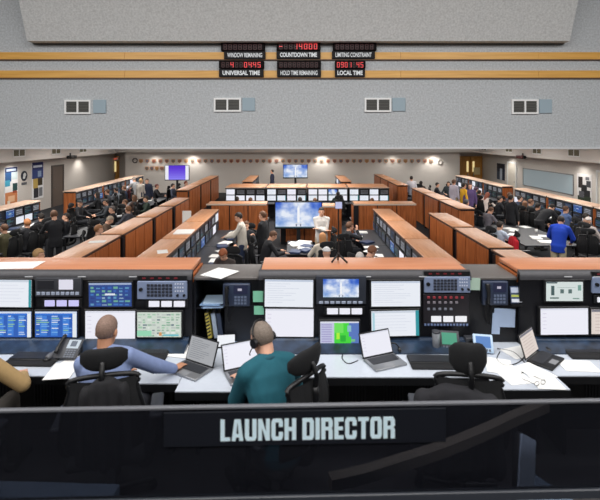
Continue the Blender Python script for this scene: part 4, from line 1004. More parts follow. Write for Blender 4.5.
# corner units between the consoles
def corner_unit(label, xa, xb, shelf):
    t = thing('corner_unit', label, 'cabinet', (0, 0, 0), 0, 'corner units between director consoles')
    zt = 2.26; y0 = 4.5
    m = MB().box(xa, xb, 4.92, 4.96, ZP, zt-.03).box(xa, xa+.02, y0+.02, 4.93, ZP, zt-.03).box(xb-.02, xb, y0+.02, 4.93, ZP, zt-.03)
    if shelf: m.box(xa+.02, fx(223.5), y0+.04, 4.92, fz(311)-.012, fz(311)).box(fx(223.5), xb-.02, y0+.02, y0+.05, ZD, zt-.03)
    else: m.box(xa+.02, xb-.02, y0+.02, y0+.05, ZD, zt-.03)
    m.box(xa+.02, xb-.02, y0+.06, 4.92, ZP, ZD-.03)
    m.build('carcass', FRAME, t); MB().rbox(xa, xb, y0, 4.97, zt-.035, zt, .012, 3).build('top', GREYTOP, t)
    return t
LCU = corner_unit('dark corner unit with an open shelf between left and centre consoles', fx(192.3), fx(258), True)
RCU = corner_unit('dark corner unit with a wall phone between centre and right consoles', fx(472.3), fx(520), False)
# desks
def desk(label, poly, legs=()):
    t = thing('console_desk', label, 'desk', (0, 0, 0), 0, 'white desks of the director consoles')
    MB().prism(poly, ZD-.03, ZD, 'xy').build('desk_top', DESK, t)
    cx = sum(p[0] for p in poly)/len(poly); cy = sum(p[1] for p in poly)/len(poly)
    ed = MB().prism([(cx+(x-cx)*1.004, y-.008 if y < 4.2 else y-.005) for x, y in poly], ZD-.07, ZD-.008, 'xy'); ed.build('edge', PLAST, t)
    m = MB(); x0, x1 = min(p[0] for p in poly)+.1, max(p[0] for p in poly)-.1
    m.box(x0, x1, 4.3, 4.33, ZP, ZD-.07)
    for x in (x0, x1-.03): m.box(x, x+.03, 3.95, 4.3, ZP, ZD-.07)
    m.build('support_panel', BLACK, t)
    g = MB(); n = int((x1-x0)/.03)
    for k in range(min(n, 60)):
        if k % 12 < 7: g.box(x0+.06+k*.03, x0+.075+k*.03, 4.293, 4.3, ZD-.5, ZD-.16)
    if g.v: g.build('vent_slots', DPLAST, t)
    return t
XL0, XL1 = fx(192.3), fx(258)
desk('white desk under the left director console', [(-3.4, PY+.02), (-3.4, 3.88), (-2.02, 3.88), (-1.86, 3.76), (-1.0, 3.76), (-1.0, PY+.02)])
desk('white corner desk with two laptops left of centre', [(-.995, 4.52), (-.995, 3.64), (-.43, 3.64), (-.43, 4.52)])
desk('white desk under the centre director console', [(-.425, PY+.02), (-.425, 3.86), (1.62, 3.86), (1.62, PY+.02)])
desk('white corner desk with loose papers right of centre', [(1.625, 4.52), (1.625, 3.67), (2.22, 3.67), (2.22, 4.52)])
desk('white desk under the right director console', [(2.225, PY+.02), (2.225, 3.88), (3.8, 3.88), (3.8, PY+.02)])

# ------------------------------------------------------------------ things on the foreground desks
def D(px, py, z=ZD): return atZ(px, py, z)
def keyboard(px, py, w, label, rz=0, depth=.15):
    c = D(px, py); t = thing('keyboard', label, 'keyboard', (c.x, c.y, ZD), R(rz), 'keyboards on the director desks')
    MB().rbox(-w/2, w/2, -depth/2, depth/2, 0, .022, .006, 2).build('case', PLAST, t)
    k = MB(); n = int(w/.021)
    for j in range(5):
        for i in range(n): k.box(-w/2+.01+i*.0205, -w/2+.027+i*.0205, -depth/2+.012+j*.026, -depth/2+.034+j*.026, .022, .028)
    k.build('keys', plain('key_charcoal', (46, 48, 54), .5), t)
    MB().rbox(-w/2, w/2, -depth/2-.09, -depth/2-.006, 0, .02, .008, 2).build('palm_rest', FABRIC, t); return t
def laptop(pts, label, open_deg, kind, seed, deckcol=SILVER, w=.34, d=.235, rz=0, pos=None):
    t = thing('laptop', label, 'laptop', (pos[0], pos[1], ZD), R(rz), 'laptops on the director desks')
    b = MB().rbox(-w/2, w/2, -d, 0, .0, .02, .006, 2).build('base', deckcol, t)
    k = MB()
    for j in range(5):
        for i in range(13): k.box(-w/2+.035+i*.021, -w/2+.053+i*.021, -.125+j*.021, -.107+j*.021, .0205, .0225)
    MB().box(-w/2+.03, w/2-.03, -.13, -.015, .0195, .0206).build('key_well', PLAST, b); k.build('keys', plain('key_charcoal', (46, 48, 54), .5), b)
    MB().box(-.05, .05, d*-.95, -.15, .0195, .0206).build('touchpad', plain('touchpad_grey', (128, 130, 134), .4), b)
    l = MB().rbox(-w/2, w/2, 0, .01, 0, d, .004, 1).build('lid', PLAST, t)
    l.location = (0, .002, .016); l.rotation_euler = (R(-(open_deg-90)), 0, 0)
    link('screen', screen_mesh(kind, -w/2+.012, w/2-.012, .014, d-.012, -.003, random.Random(seed)), l); return t
keyboard(37, 358, .46, 'black keyboard with palm rest at the left picture edge', -2)
keyboard(146, 352.5, .46, 'black keyboard with palm rest beside the hand in blue sleeve', 0)
keyboard(431, 361, .42, 'black keyboard on the centre desk, left of the empty headrest', -1)
keyboard(585, 351.5, .42, 'black keyboard on the right desk at the picture edge', -2)
c = D(194, 371); laptop(None, 'silver laptop beside the hand in blue sleeve, left of centre', 112, 'grey', 21, rz=-30, pos=(c.x+.02, c.y+.09), w=.33, d=.22)
c = D(238, 373); laptop(None, 'laptop with white screen in front of the teal jacket', 118, 'white', 22, rz=24, pos=(c.x+.03, c.y+.05), w=.33, d=.22)
c = D(383, 361); laptop(None, 'open silver laptop alone in the middle of the centre desk', 112, 'white', 23, rz=22, pos=(c.x-.03, c.y+.06), w=.33, d=.22)
c = D(546, 360); laptop(None, 'black laptop seen turned to the right on the papers corner desk', 108, 'tan', 24, deckcol=PLAST, rz=42, pos=(c.x-.09, c.y+.06), w=.31, d=.22)
def mouse(px, py, label, rz=0):
    c = D(px, py); t = thing('computer_mouse', label, 'mouse', (c.x, c.y, ZD), R(rz))
    MB().sph((0, 0, .005), (.032, .055, .032), 14).box(-.03, .03, -.05, .05, 0, .004).build('shell', PLAST, t); MB().cyl((-.004, .03, .03), (.004, .03, .03), .008).build('wheel', DPLAST, t)
mouse(547, 351, 'black mouse on the right desk behind the black laptop', 20); mouse(304, 349, 'black mouse behind the teal jacket shoulder', 10)
def cable(pts, label, r=.004, z=ZD+.005, name='cable', m=PLAST):
    o = MB().tube(smooth_path([Vector((D(a, b).x, min(D(a, b).y, 4.42), z+(q[0] if q else 0))) for a, b, *q in pts], 8), r, 6).build(name, m); return tag(o, label, 'cable')
cable([(358, 361), (348, 364), (342, 358), (346, 352), (356, 351)], 'black cable looping left of the lone centre laptop')
cable([(500, 352), (497, 360), (506, 366), (520, 362), (527, 352)], 'black cable coiled on the papers left of the black laptop')
cable([(497, 349), (512, 352), (520, 358), (529, 368)], 'second black cable trailing over the corner desk papers')
cable([(521, 374), (530, 371), (541, 374), (544, 381)], 'thin dark cable loop in front of the black laptop')
cable([(292, 349), (302, 344), (312, 350), (322, 347)], 'black cable behind the teal jacket shoulder')
cable([(204, 343), (214, 338), (222, 344), (226, 352)], 'dark cable in the open shelf of the corner unit')
# headset on the centre desk
c = D(393, 353); t = thing('headset', 'small black headset lying behind the lone centre laptop', 'headset', (c.x, c.y, ZD))
MB().tube(smooth_path([(.06*math.cos(a*math.pi/6), .0, .02+.075*math.sin(a*math.pi/6)) for a in range(7)], 3), .007, 6).build('headband', PLAST, t)
for s in (-1, 1): MB().cyl((s*.05, 0, .028), (s*.072, 0, .028), .028, n=14).build('ear_cup', PLAST, t)
def deskphone(px, py, label, rz=0, disp=(206, 220, 232)):
    c = D(px, py); t = thing('desk_phone', label, 'telephone', (c.x, c.y, ZD), R(rz)); t.scale = (.86,)*3
    M = Matrix.Rotation(R(38), 4, 'X')
    o = MB().rbox(-.13, .13, -.11, .11, 0, .03, .008, 2, M=Matrix.Translation((0, 0, .08)) @ M).build('body', DPLAST, t)
    MB().box(-.02, .11, -.0, .095, .03, .034, M=Matrix.Translation((0, 0, .08)) @ M).build('display_frame', emit('phone_display', disp, .8), o)
    MB().box(.015, .08, .02, .08, .034, .036, M=Matrix.Translation((0, 0, .08)) @ M).build('display_image', plain('display_image', (60, 74, 92), .4), o)
    k = MB()
    for i in range(4):
        for j in range(4): k.box(-.01+i*.03, .012+i*.03, -.1+j*.023, -.084+j*.023, .03, .035, M=Matrix.Translation((0, 0, .08)) @ M)
    k.build('keys', plain('key_slate', (84, 92, 106), .4), o)
    MB().box(-.1, .1, .02, .1, 0, .09).build('stand', PLAST, t)
    hs = MB().tube(smooth_path([(-.095, -.09, .085), (-.095, -.03, .135), (-.095, .05, .18), (-.095, .09, .19)], 4), [.02]*4+[.016]*5+[.021]*4, 10); hs.build('handset', PLAST, t); return t
deskphone(69, 357, 'black desk phone with bright display left of the blue shirt', -4)
c = D(56, 357); t = thing('phone_handset', 'grey phone handset lying on papers by the left keyboard', 'handset', (c.x, c.y, ZD+.012), R(-18))
MB().tube(smooth_path([(0, -.1, .02), (0, -.04, .035), (0, .05, .035), (0, .11, .02)], 4), [.026]*4+[.02]*5+[.026]*4, 10).build('grip', plain('handset_grey', (96, 98, 104), .45), t)
MB().sph((0, -.1, .012), (.03, .034, .02), 12).build('mouthpiece', PLAST, t)
tt = thing('tumbler', 'steel tumbler with lid on the centre desk', 'tumbler', tuple(D(436, 350)))
MB().lathe([(0, 0), (.031, 0), (.038, .16), (.038, .17)], 24).build('body', STEEL, tt); MB().lathe([(.039, .168), (.04, .185), (.03, .19), (0, .19)], 24).build('lid', DPLAST, tt)
def screen_phone(px, py, label, col, rz=0, m=DPLAST, s=1.0, cat='telephone', name='desk_phone'):
    c = D(px, py); t = thing(name, label, cat, (c.x, c.y, ZD), R(rz)); M = Matrix.Translation((0, 0, .012)) @ Matrix.Rotation(R(62), 4, 'X')
    o = MB().rbox(-.095*s, .095*s, 0, .17*s, -.012, .012, .006, 2, M=M).build('body', m, t)
    MB().box(-.07*s, .07*s, .045*s, .15*s, .0125, .015, M=M).build('screen', emit('phone_%d_%d_%d' % col, col, .7), o)
    k = MB()
    for i in range(5): k.box((-.065+i*.028)*s, (-.047+i*.028)*s, .012*s, .034*s, .012, .016, M=M)
    k.build('keys', plain('key_slate', (84, 92, 106), .4), o); MB().box(-.06*s, .06*s, .03, .1, 0, .09*s).build('stand', PLAST, t); return t
screen_phone(450, 351, 'dark phone with green screen right of the steel tumbler', (70, 176, 140), -8)
screen_phone(484, 354, 'pale framed tablet with blue screen right of the empty headrest', (96, 150, 226), -10, plain('pale_frame', (176, 200, 224), .4), .95, 'tablet', 'tablet')
tt = thing('small_speaker', 'small black box between the green phone and the tablet', 'box', tuple(D(470, 347))); MB().rbox(-.05, .05, -.03, .05, 0, .1, .008, 2).build('case', DPLAST, tt); MB().cyl((0, -.031, .05), (0, -.034, .05), .03, n=16).build('cone', PLAST, tt)
def wallphone(px0, py0, px1, py1, label, Y=4.52):
    a = atY(px0, py1, Y); b = atY(px1, py0, Y); cx, cz = (a.x+b.x)/2, (a.z+b.z)/2; w, h = (b.x-a.x)/2, (b.z-a.z)/2
    t = thing('wall_phone', label, 'telephone', (cx, Y, cz), 0, 'wall phones on the corner units')
    o = MB().rbox(-w, w, -.045, 0, -h, h, .012, 2).build('body', plain('phone_navy', (48, 58, 80), .4), t)
    MB().box(-w*.2, w*.82, -.048, -.044, h*.12, h*.88).build('display', emit('phone_dark_display', (40, 44, 70), .8), o)
    MB().box(w*.1, w*.4, -.05, -.047, h*.4, h*.6).build('display_icon', emit('phone_icon', (200, 196, 214), .8), o)
    k = MB()
    for i in range(4):
        for j in range(3): k.box(-w*.15+i*w*.24, w*.02+i*w*.24, -.05, -.044, -h*.8+j*h*.27, -h*.62+j*h*.27)
    k.build('keys', plain('key_steel', (104, 116, 140), .4), o)
    MB().tube(smooth_path([(-w*.68, -.06, -h*.8), (-w*.68, -.085, 0), (-w*.68, -.06, h*.85)], 5), [.022, .022, .02, .018, .017, .017, .018, .02, .021, .022, .022], 10).build('handset', PLAST, t)
    MB().tube(smooth_path([(-w*.62, -.05, -h*.9), (-w*.7, -.04, -h*1.8), (-w*.5, -.03, -h*2.6), (-w*.3, -.03, -h*1.6), (-w*.1, -.02, -h*.95)], 6), .006, 6).build('cord', PLAST, t)
wallphone(223.5, 282.5, 250.5, 305, 'dark blue wall phone on the corner unit left of the centre console')
wallphone(481, 280, 506.5, 304, 'dark blue wall phone on the corner unit right of the centre console')
# notes stuck on the console frames
def note(x0, y0, x1, y1, Y, label, m, cat='note', name='sticky_note', tilt=0):
    a = atY(x0, y1, Y); b = atY(x1, y0, Y); w, h = (b.x-a.x)/2, (b.z-a.z)/2
    o = MB().box(-w, w, -.003, 0, -h, h).build(name, m, None, ((a.x+b.x)/2, Y, (a.z+b.z)/2)); o.rotation_euler = (0, R(tilt), 0); return tag(o, label, cat, None)
note(253, 291, 264, 302, PY+.012, 'upper green note stuck at the left edge of the centre console', GREEN); note(254, 306, 264.5, 314.5, PY+.012, 'lower green note stuck at the left edge of the centre console', GREEN)
note(469.5, 278, 480, 290, PY+.012, 'grey green note stuck at the right edge of the centre console', LGREEN, tilt=2)
PBLUE = plain('pale_blue_paper', (172, 192, 222), .8)
note(494, 308.5, 515, 327, 4.515, 'pale blue sheet hanging under the right wall phone', PBLUE, 'paper', 'paper_sheet', 2); note(492, 313, 500, 334, 4.51, 'narrow pale strip of paper hanging left of the blue sheet', PBLUE, 'paper', 'paper_strip', 3)
# magazines, shelf papers, binders
t = thing('brochure_holder', 'brochure rack with printed pages beside the right wall phone', 'brochure holder', (fx(518), 4.515, fz(307)))
MB().box(-.06, .06, -.06, 0, 0, .02).box(-.06, .06, -.008, 0, 0, .14).build('tray', PLAST, t)
mb = MB(); M = Matrix.Rotation(R(-12), 4, 'X'); mb.box(-.055, .055, -.05, -.03, .02, .18, rgb(66, 80, 110), M)
for a in ((-.05, .05, .12, .17, (190, 200, 220)), (-.05, .03, .08, .1, (180, 190, 90)), (-.05, .05, .03, .06, (214, 220, 230))): mb.box(a[0], a[1], -.053, -.05, a[2], a[3], rgb(*a[4]), M)
mb.build('brochure', PRINT, t)
for i in range(5):
    o = paper(fx(210)+.01*math.sin(i*2), 4.62+.012*math.cos(i*3), fz(311)+.001+i*.011, .2, .24, 6*math.sin(i*1.7), 'pale blue folder in the pile on the corner unit shelf, %s from the bottom' % ['first', 'second', 'third', 'fourth', 'fifth'][i], plain('folder_%d' % i, ((96, 128, 170), (150, 176, 206), (196, 208, 222), (120, 150, 186), (176, 200, 224))[i], .7), 'folder', .01, 'folder', 'folders on the corner unit shelf')
for i, (px, col, l) in enumerate(((207, (206, 190, 90), 'yellow and black striped binder leaning under the shelf'), (213.5, (170, 186, 206), 'pale blue binder leaning right of the striped binder'), (219, (60, 72, 96), 'slate binder leaning rightmost under the shelf'))):
    t = thing('binder', l, 'binder', (fx(px), 4.6, ZD), 0, 'binders under the shelf'); t.rotation_euler = (0, R(-8), 0)
    mb = MB().rbox(-.022, .022, 0, .2, 0, .26, .004, 1, col=rgb(*col))
    if i == 0:
        for k in range(7): mb.add([(-.02, -.001, .02+k*.034), (.02, -.001, .035+k*.034), (.02, -.001, .05+k*.034), (-.02, -.001, .035+k*.034)], [(0, 1, 2, 3)], rgb(26, 26, 28))
    mb.build('cover', PRINT, t); MB().box(-.014, .014, .01, .195, .01, .262).build('pages', PAPER, t)
t = thing('card_holder', 'tilted paper card in a stand behind the teal man\'s laptop'.replace("teal man's laptop", 'laptop of the teal jacket'), 'card', tuple(D(226, 348)), R(8))
MB().box(-.085, .085, 0, .006, 0, .12, M=Matrix.Rotation(R(-35), 4, 'X')).build('card', plain('card_pale', (206, 210, 216), .7), t); MB().box(-.08, .08, 0, .08, 0, .012).build('stand', PLAST, t)
# loose sheets
def sheet(px, py, z, w, d, rz, label, m=PAPER, group=None): c = D(px, py, z); return paper(c.x, c.y, z, w, d, rz, label, m, group=group)
sheet(218, 273, 2.262, .22, .3, -28, 'white sheet lying on the grey corner unit top', PAPER); sheet(222, 273.5, 2.268, .216, .29, -31, 'topmost white sheet overlapping on the grey corner unit top', PAPER)
sheet(14, 265.5, ZT+.002, .5, .26, 4, 'white papers on the orange top at the left picture edge')
sheet(75, 362, ZD+.001, .22, .3, -14, 'white paper sheet under the desk phone left of the blue shirt'); sheet(62, 371, ZD+.004, .216, .28, 8, 'white paper sheet at the desk edge left of the blue shirt')
sheet(163, 349, ZD+.001, .3, .22, 6, 'pale blue printed sheet behind the hand in blue sleeve', PBLUE); sheet(182, 351, ZD+.003, .2, .26, -12, 'white sheet under the hand in blue sleeve')
sheet(245, 345, ZD+.001, .3, .2, 12, 'pale blue folder behind the laptop of the teal jacket', PBLUE)
sheet(512, 375, ZD+.001, .216, .3, 10, 'printed sheet at the front of the corner desk papers'); sheet(499, 366, ZD+.004, .22, .28, -18, 'white sheet left of the cables on the corner desk'); sheet(545, 381, ZD+.002, .216, .26, -4, 'white sheet at the front right of the corner desk'); sheet(520, 352, ZD+.002, .3, .2, 20, 'white sheet at the back of the corner desk'); sheet(535, 372, ZD+.005, .2, .28, 26, 'white sheet under the black laptop edge')
sheet(578, 366, ZD+.001, .3, .2, -5, 'white sheet in front of the right keyboard')
for px in (330, 352, 392): sheet(px, 346.5, ZD+.001, .2, .07, 0, 'pale blue strip of paper under the screens, %s of the centre desk' % {330: 'leftmost', 352: 'middle', 392: 'right of the headset'}[px], PBLUE)
t = thing('reading_glasses', 'dark glasses lying on the corner desk papers', 'glasses', tuple(D(540, 385, ZD+.01)), R(20))
for s in (-1, 1):
    MB().tube([(s*.035+.026*math.cos(a*math.pi/6), 0, .018+.018*math.sin(a*math.pi/6)) for a in range(13)], .002, 6).build('rim', PLAST, t); MB().tube([(s*.062, 0, .02), (s*.062, .12, .004)], .002, 6).build('temple', PLAST, t)
# tripod with a phone on the centre console top
tp0 = atZ(338.5, 262.5, ZT)
t = thing('tripod', 'small black tripod standing on the orange centre console top', 'tripod', (tp0.x, tp0.y, ZT))
for a, r_ in ((200, .07), (330, .09), (90, .08)): MB().tube([(0, 0, .09), (r_*math.cos(R(a))*1.15, r_*math.sin(R(a)), .009)], .011, 8).build('leg', PLAST, t)
MB().cyl((0, 0, .07), (0, 0, .62), .007, n=8).build('pole', PLAST, t); MB().sph((0, 0, .09), .018, 10).build('hub', PLAST, t)
MB().rbox(-.02, .02, -.012, .012, .60, .63, .004, 1).build('clamp', PLAST, t)
t2 = thing('smartphone', 'white glowing phone held on top of the tripod', 'phone', (tp0.x, tp0.y-.012, ZT+.60))
MB().rbox(-.04, .04, -.01, 0, -.03, .05, .004, 2).build('body', PLAST, t2); MB().box(-.035, .035, -.012, -.0095, -.025, .045).build('screen', emit('phone_pale', (196, 200, 236), .9), t2)

# ------------------------------------------------------------------ foreground people, their chairs
def hero(name, root, rz, top, trous, hair, hcol, skin, label, topname='shirt'):
    t = thing('person', label, 'person', root, rz); body_parts(t, POSES[name], clothm(top), clothm(trous), hair, hcol, skin, topname, True); return t
# blue shirt: root so that the head lands at pixel 105,328 at 3.58 m
def root_for(name, px, py, Y, rz, sc=1.0):
    h = POSES[name]['H']*sc; c = atY(px, py, Y); a = R(rz)
    return (c.x-(h.x*math.cos(a)-h.y*math.sin(a)), c.y-(h.x*math.sin(a)+h.y*math.cos(a)), ZP)
pose('hero_blue', 'sit', .24, (.28, -.06), (-.06, .36, .79), (.36, .50, .76), voxel=.0075, cloth=.011, hd_l=(.5, 1, -.05), hd_r=(.35, .9, -.06), pole_l=(-.25, -.35, -1), pole_r=(.75, -.3, -.75), curl=.35, side_lean=-.17, loose=1.12)
r1 = root_for('hero_blue', 107, 329, 3.6, 0, 1.01)
B1 = hero('hero_blue', (r1[0], r1[1], ZP), 0, (122, 138, 178), (40, 42, 50), 'crop', (128, 104, 92), 'tan', 'balding person in blue shirt seated at the left director console, back to us')
B1.scale = (1.01,)*3; P1 = POSES['hero_blue']
mb = MB(); M = Matrix((P1['ax'], P1['ay'], P1['up'])).transposed().to_4x4()
mb.tube([P1['N']+M.to_3x3() @ Vector((.072*math.cos(a*math.pi/10), .012+.075*math.sin(a*math.pi/10), .012+.012*math.sin(a*math.pi/10)*-1)) for a in range(21)], .017, 8); mb.build('collar', clothm((132, 148, 186)), B1)
pose('hero_teal', 'sit', .42, (.5, .3), (-.06, .56, .78), (.12, .50, .77), voxel=.0075, cloth=.011, hd_l=(-.1, 1, -.1), hd_r=(-.3, 1, -.1), pole_l=(-.5, -.2, -1), pole_r=(.8, -.4, -.6), curl=.5, loose=1.2)
r2 = root_for('hero_teal', 262, 335, 3.5, 30, 1.03)
B2 = hero('hero_teal', r2, R(30), (20, 84, 98), (34, 36, 42), 'crop', (118, 106, 96), 'fair', 'person in teal jacket with short grey hair leaning over a white screened laptop', 'jacket')
B2.scale = (1.03,)*3; P2 = POSES['hero_teal']; MH = Matrix.Translation(P2['H']) @ P2['HM'].to_4x4()
hs = MB(); hs.tube(smooth_path([(.09*math.cos(R(a)), -.02, .02+.115*math.sin(R(a))) for a in range(-8, 190, 18)], 3), .006, 6)
o = hs.build('headset_band', PLAST, B2); o.matrix_local = MH
for s in (-1, 1): MB().cyl((s*.078, -.01, -.01), (s*.104, -.01, -.01), .034, n=14).build('ear_cup', PLAST, o)
e = MB(); e.tube(smooth_path([(-.092, 0, -.02), (-.1, .06, -.06), (-.06, .12, -.08)], 4), .004, 6); e.build('microphone', PLAST, o)
mb = MB(); mb.tube([P2['N']+P2['ax']*.074*math.cos(a*math.pi/10)+P2['ay']*(.015+.074*math.sin(a*math.pi/10))+P2['up']*.012 for a in range(21)], .02, 8); mb.build('collar', clothm((16, 72, 86)), B2)
pose('hero_tan', 'sit', .2, (.1, 0), (-.2, .45, .80), (.22, .42, .79), voxel=.0085, cloth=.011, hd_l=(0, 1, -.05), hd_r=(-.6, .9, -.05), pole_l=(-1, -.2, -.4), pole_r=(.9, -.2, -.6), curl=.4, loose=1.12)
r3 = root_for('hero_tan', -27, 312, 3.5, 0)
B3 = hero('hero_tan', r3, 0, (166, 138, 94), (52, 48, 44), 'short', BRN, 'fair', 'person in tan shirt cut off by the left picture edge, elbow on the desk')
def scale_part(o, c, sx, sy, sz): o.matrix_local = Matrix.Translation(c) @ Matrix.Diagonal((sx, sy, sz, 1)) @ Matrix.Translation(-Vector(c))
def big_chair(x, y, rz, label, sc, hr=None):
    c = chair(x, y, ZP, rz, label, 'chairs of the directors'); c.scale = (sc,)*3
    if hr:
        for ch in c.children_recursive:
            if ch.name.split('.')[0] == 'headrest': scale_part(ch, (0, -.31, 1.17), *hr)
    return c
CX1 = (-1.42, r1[1]+.0); CX3 = (1.24, 3.46)
big_chair(CX1[0], CX1[1], R(14), 'black chair of the balding person in blue, jacket over its back', 1.075, (.82, 1, .86))
big_chair(-.17, 3.4, R(52), 'black mesh chair turned left behind the teal jacket', 1.03)
big_chair(r3[0], r3[1]-.08, R(-6), 'black chair of the tan shirted person at the left edge', 1.0)
big_chair(CX3[0], CX3[1], R(-8), 'empty black chair with rounded headrest and a dark jacket, right of centre', 1.06, (.68, 1.3, 1.3))
JBLK = clothm((20, 20, 24)); JDK = clothm((30, 30, 35))
jacket(CX1[0]+.11, CX1[1]-.37, ZP+1.1, R(14), JBLK, 'black jacket hung on the chair of the balding person in blue').scale = (.58, .9, 1)
jacket(CX3[0]-.15, CX3[1]-.36, ZP+1.02, R(-8), JDK, 'dark jacket hung over the empty chair right of centre', 1.05)

# ------------------------------------------------------------------ smoked glass screen with the LAUNCH DIRECTOR sign
gl, nt, bs = new_mat('smoked_glass')
out = nt.nodes['Material Output']; nt.nodes.remove(bs)
tr = nt.nodes.new('ShaderNodeBsdfTransparent'); tr.inputs[0].default_value = (.27, .28, .31, 1)
gs = nt.nodes.new('ShaderNodeBsdfGlossy'); gs.inputs[0].default_value = (.6, .65, .7, 1); gs.inputs['Roughness'].default_value = .08
fr = nt.nodes.new('ShaderNodeFresnel'); fr.inputs['IOR'].default_value = 1.25; mx = nt.nodes.new('ShaderNodeMixShader')
nt.links.new(fr.outputs[0], mx.inputs[0]); nt.links.new(tr.outputs[0], mx.inputs[1]); nt.links.new(gs.outputs[0], mx.inputs[2]); df = nt.nodes.new('ShaderNodeBsdfDiffuse'); df.inputs[0].default_value = (.006, .0065, .009, 1); ad = nt.nodes.new('ShaderNodeAddShader')
nt.links.new(mx.outputs[0], ad.inputs[0]); nt.links.new(df.outputs[0], ad.inputs[1]); nt.links.new(ad.outputs[0], out.inputs[0])
a = atY(0, 409.5, 1.969); b = atY(600, 399.5, 2.044); zt = a.z
ang = math.atan2(b.y-a.y, b.x-a.x)
GS = thing('glass_screen', 'long smoked glass screen with a LAUNCH DIRECTOR sign in the foreground', 'glass screen', (0, a.y+(0-a.x)/(b.x-a.x)*(b.y-a.y), 0), ang)
MB().box(-2.6, 2.6, 0, .008, 2.06, zt-.012).build('glass_pane', gl, GS)
MB().rbox(-2.6, 2.6, -.006, .014, zt-.014, zt, .003, 1).build('top_rail', plain('rail_grey', (96, 98, 104), .35), GS)
MB().rbox(-2.6, 2.6, -.012, .02, 2.02, 2.062, .004, 1).build('bottom_rail', plain('rail_dark', (58, 62, 70), .4), GS)
def gp(px, py): return (px-CX)*2.0/F, ZC-(py-HY)*2.0/F
x0, z0 = gp(165, 444); x1, z1 = gp(447, 411)
SG = MB().rbox(x0, x1, -.012, -.001, z0, zt-.02, .002, 1).build('sign_plate', plain('sign_navy', (20, 23, 31), .6, spec=.2), GS)
def letter(ch):
    w, s = 1.0, .36
    def bx(x0, y0, x1, y1): return [(x0, y0), (x1, y0), (x1, y1), (x0, y1)]
    k = .15; t_ = .17
    if ch == 'L': return .82, [bx(0, 0, s, 1), bx(s, 0, .82, t_)]
    if ch == 'A': return w, [[(0, 0), (s*.95, 0), (.52, 1), (.24, 1)], [(w-s*.95, 0), (w, 0), (.76, 1), (.48, 1)], bx(.3, .16, .7, .32)]
    if ch == 'U': return w, [bx(0, k, s, 1), bx(w-s, k, w, 1), [(0, k), (k, 0), (w-k, 0), (w, k), (w-s, t_), (s, t_)]]
    if ch == 'N': return w, [bx(0, 0, s*.92, 1), bx(w-s*.92, 0, w, 1), [(w-s*.95, 0), (w-s*.3, 0), (s*.95, 1), (s*.3, 1)]]
    if ch in 'CO':
        q = [bx(0, k, s, 1-k), [(0, k), (k, 0), (w-k, 0), (w, k), (w-s, t_), (s, t_)], [(0, 1-k), (s, 1-t_), (w-s, 1-t_), (w, 1-k), (w-k, 1), (k, 1)]]
        return w, q+([bx(w-s, k, w, 1-k)] if ch == 'O' else [bx(w-s, k, w, .38), bx(w-s, .62, w, 1-k)])
    if ch == 'H': return w, [bx(0, 0, s, 1), bx(w-s, 0, w, 1), bx(s, .42, w-s, .6)]
    if ch == 'D': return w, [bx(0, 0, s, 1), bx(w-s, k, w, 1-k), [(s, 0), (w-k, 0), (w, k), (w-s, t_), (s, t_)], [(s, 1-t_), (w-s, 1-t_), (w, 1-k), (w-k, 1), (s, 1)]]
    if ch == 'I': return s, [bx(0, 0, s, 1)]
    if ch == 'R': return w, [bx(0, 0, s, 1), [(s, 1-t_), (w-s, 1-t_), (w, 1-k), (w-k, 1), (s, 1)], bx(w-s, .58, w, 1-k), bx(s, .42, w-.08, .58), bx(w-s, 0, w, .44)]
    if ch == 'E': return .8, [bx(0, 0, s, 1), bx(s, 0, .8, t_), bx(s, 1-t_, .8, 1), bx(s, .42, .74, .58)]
    if ch == 'T': return .92, [bx(.46-s/2, 0, .46+s/2, 1-t_), bx(0, 1-t_, .92, 1)]
    return .4, []
mb = MB(); xc = 0; boxes = []
for ch in 'LAUNCH DIRECTOR':
    w, ps = letter(ch)
    for p in ps: boxes.append([(xc+x, y) for x, y in p])
    xc += w+(.13 if ch != ' ' else 0)
xc -= .13
lx0, lz0 = gp(221, 438.7); lx1, lz1 = gp(395, 417.3)
for k, p in enumerate(boxes):
    yy = -.0135-.00003*k
    mb.prism([(lx0+x/xc*(lx1-lx0), lz0+y*(lz1-lz0)) for x, y in p], yy, -.0119, 'xz')
mb.build('lettering', plain('sign_letters', (216, 240, 250), .5), SG)
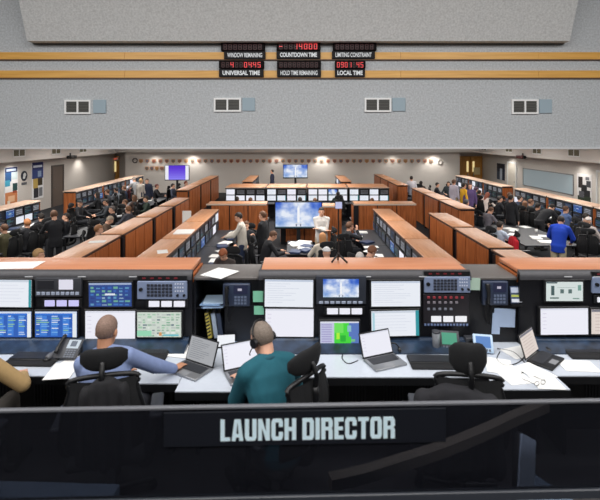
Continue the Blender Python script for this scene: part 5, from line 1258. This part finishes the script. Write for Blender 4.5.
# curved beige handrail and the equipment close behind the glass
rp = smooth_path([atZ(px, py, 1.86) for px, py in ((330, 482), (365, 474), (400, 463), (440, 450), (480, 434), (515, 418), (545, 405.5))], 8); mb = MB()
for i in range(len(rp)-1):
    p, q = rp[i], rp[i+1]; d = q-p; M = Matrix.Translation(p) @ d.to_track_quat('X', 'Z').to_matrix().to_4x4(); mb.box(0, d.length+.003, -.03, .03, -.03, .03, M=M)
t = thing('handrail', 'curved beige handrail seen through the smoked glass on the right', 'handrail', (0, 0, 0))
mb.build('rail', plain('beige_rail', (128, 118, 106), .6), t)
for k in (1, 20, 40): MB().cyl((rp[k].x, rp[k].y, ZP), (rp[k].x, rp[k].y, rp[k].z-.02), .016, n=10).build('post', DPLAST, t)
BGM = plain('box_blue_grey', (120, 138, 160), .5)
for (xa, xb, ya, yb, z, rz, l) in ((-1.56, -.92, 2.12, 2.33, 1.87, -2, 'low blue grey equipment box behind the left end of the smoked glass'), (.30, .80, 2.12, 2.27, 1.87, -2, 'low blue grey equipment box behind the glass under the sign end'), (1.2, 1.46, 2.22, 2.55, 1.72, 30, 'turned blue grey equipment box low behind the glass on the right')):
    t = thing('equipment_box', l, 'box', ((xa+xb)/2, (ya+yb)/2, ZP), R(rz)); w, d = (xb-xa)/2, (yb-ya)/2
    MB().rbox(-w, w, -d, d, 0, z-ZP, .008, 2).build('case', BGM, t); MB().rbox(-w+.03, w-.03, d, d+.008, .1, .75, .003, 1).build('front_panel', DPLAST, t)
t = thing('display_panel', 'narrow tilted blue grey panel on a post behind the glass on the right', 'panel', (1.09, 2.3, ZP), 0)
M = Matrix.Translation((.075, 0, 1.08)) @ Matrix.Rotation(R(28), 4, 'Y') @ Matrix.Rotation(R(-38), 4, 'X')
MB().rbox(-.045, .045, -.012, .004, -.155, .155, .004, 1, M=M).build('face', plain('panel_pale_blue', (196, 212, 232), .5), t); MB().rbox(-.05, .056, .004, .04, -.16, .165, .006, 1, M=M).build('case', PLAST, t)
MB().cyl((.06, .03, 0), (.06, .03, 1.02), .018).build('post', PLAST, t); MB().cyl((.06, .03, 0), (.06, .03, .025), .16, n=20).build('base', PLAST, t)
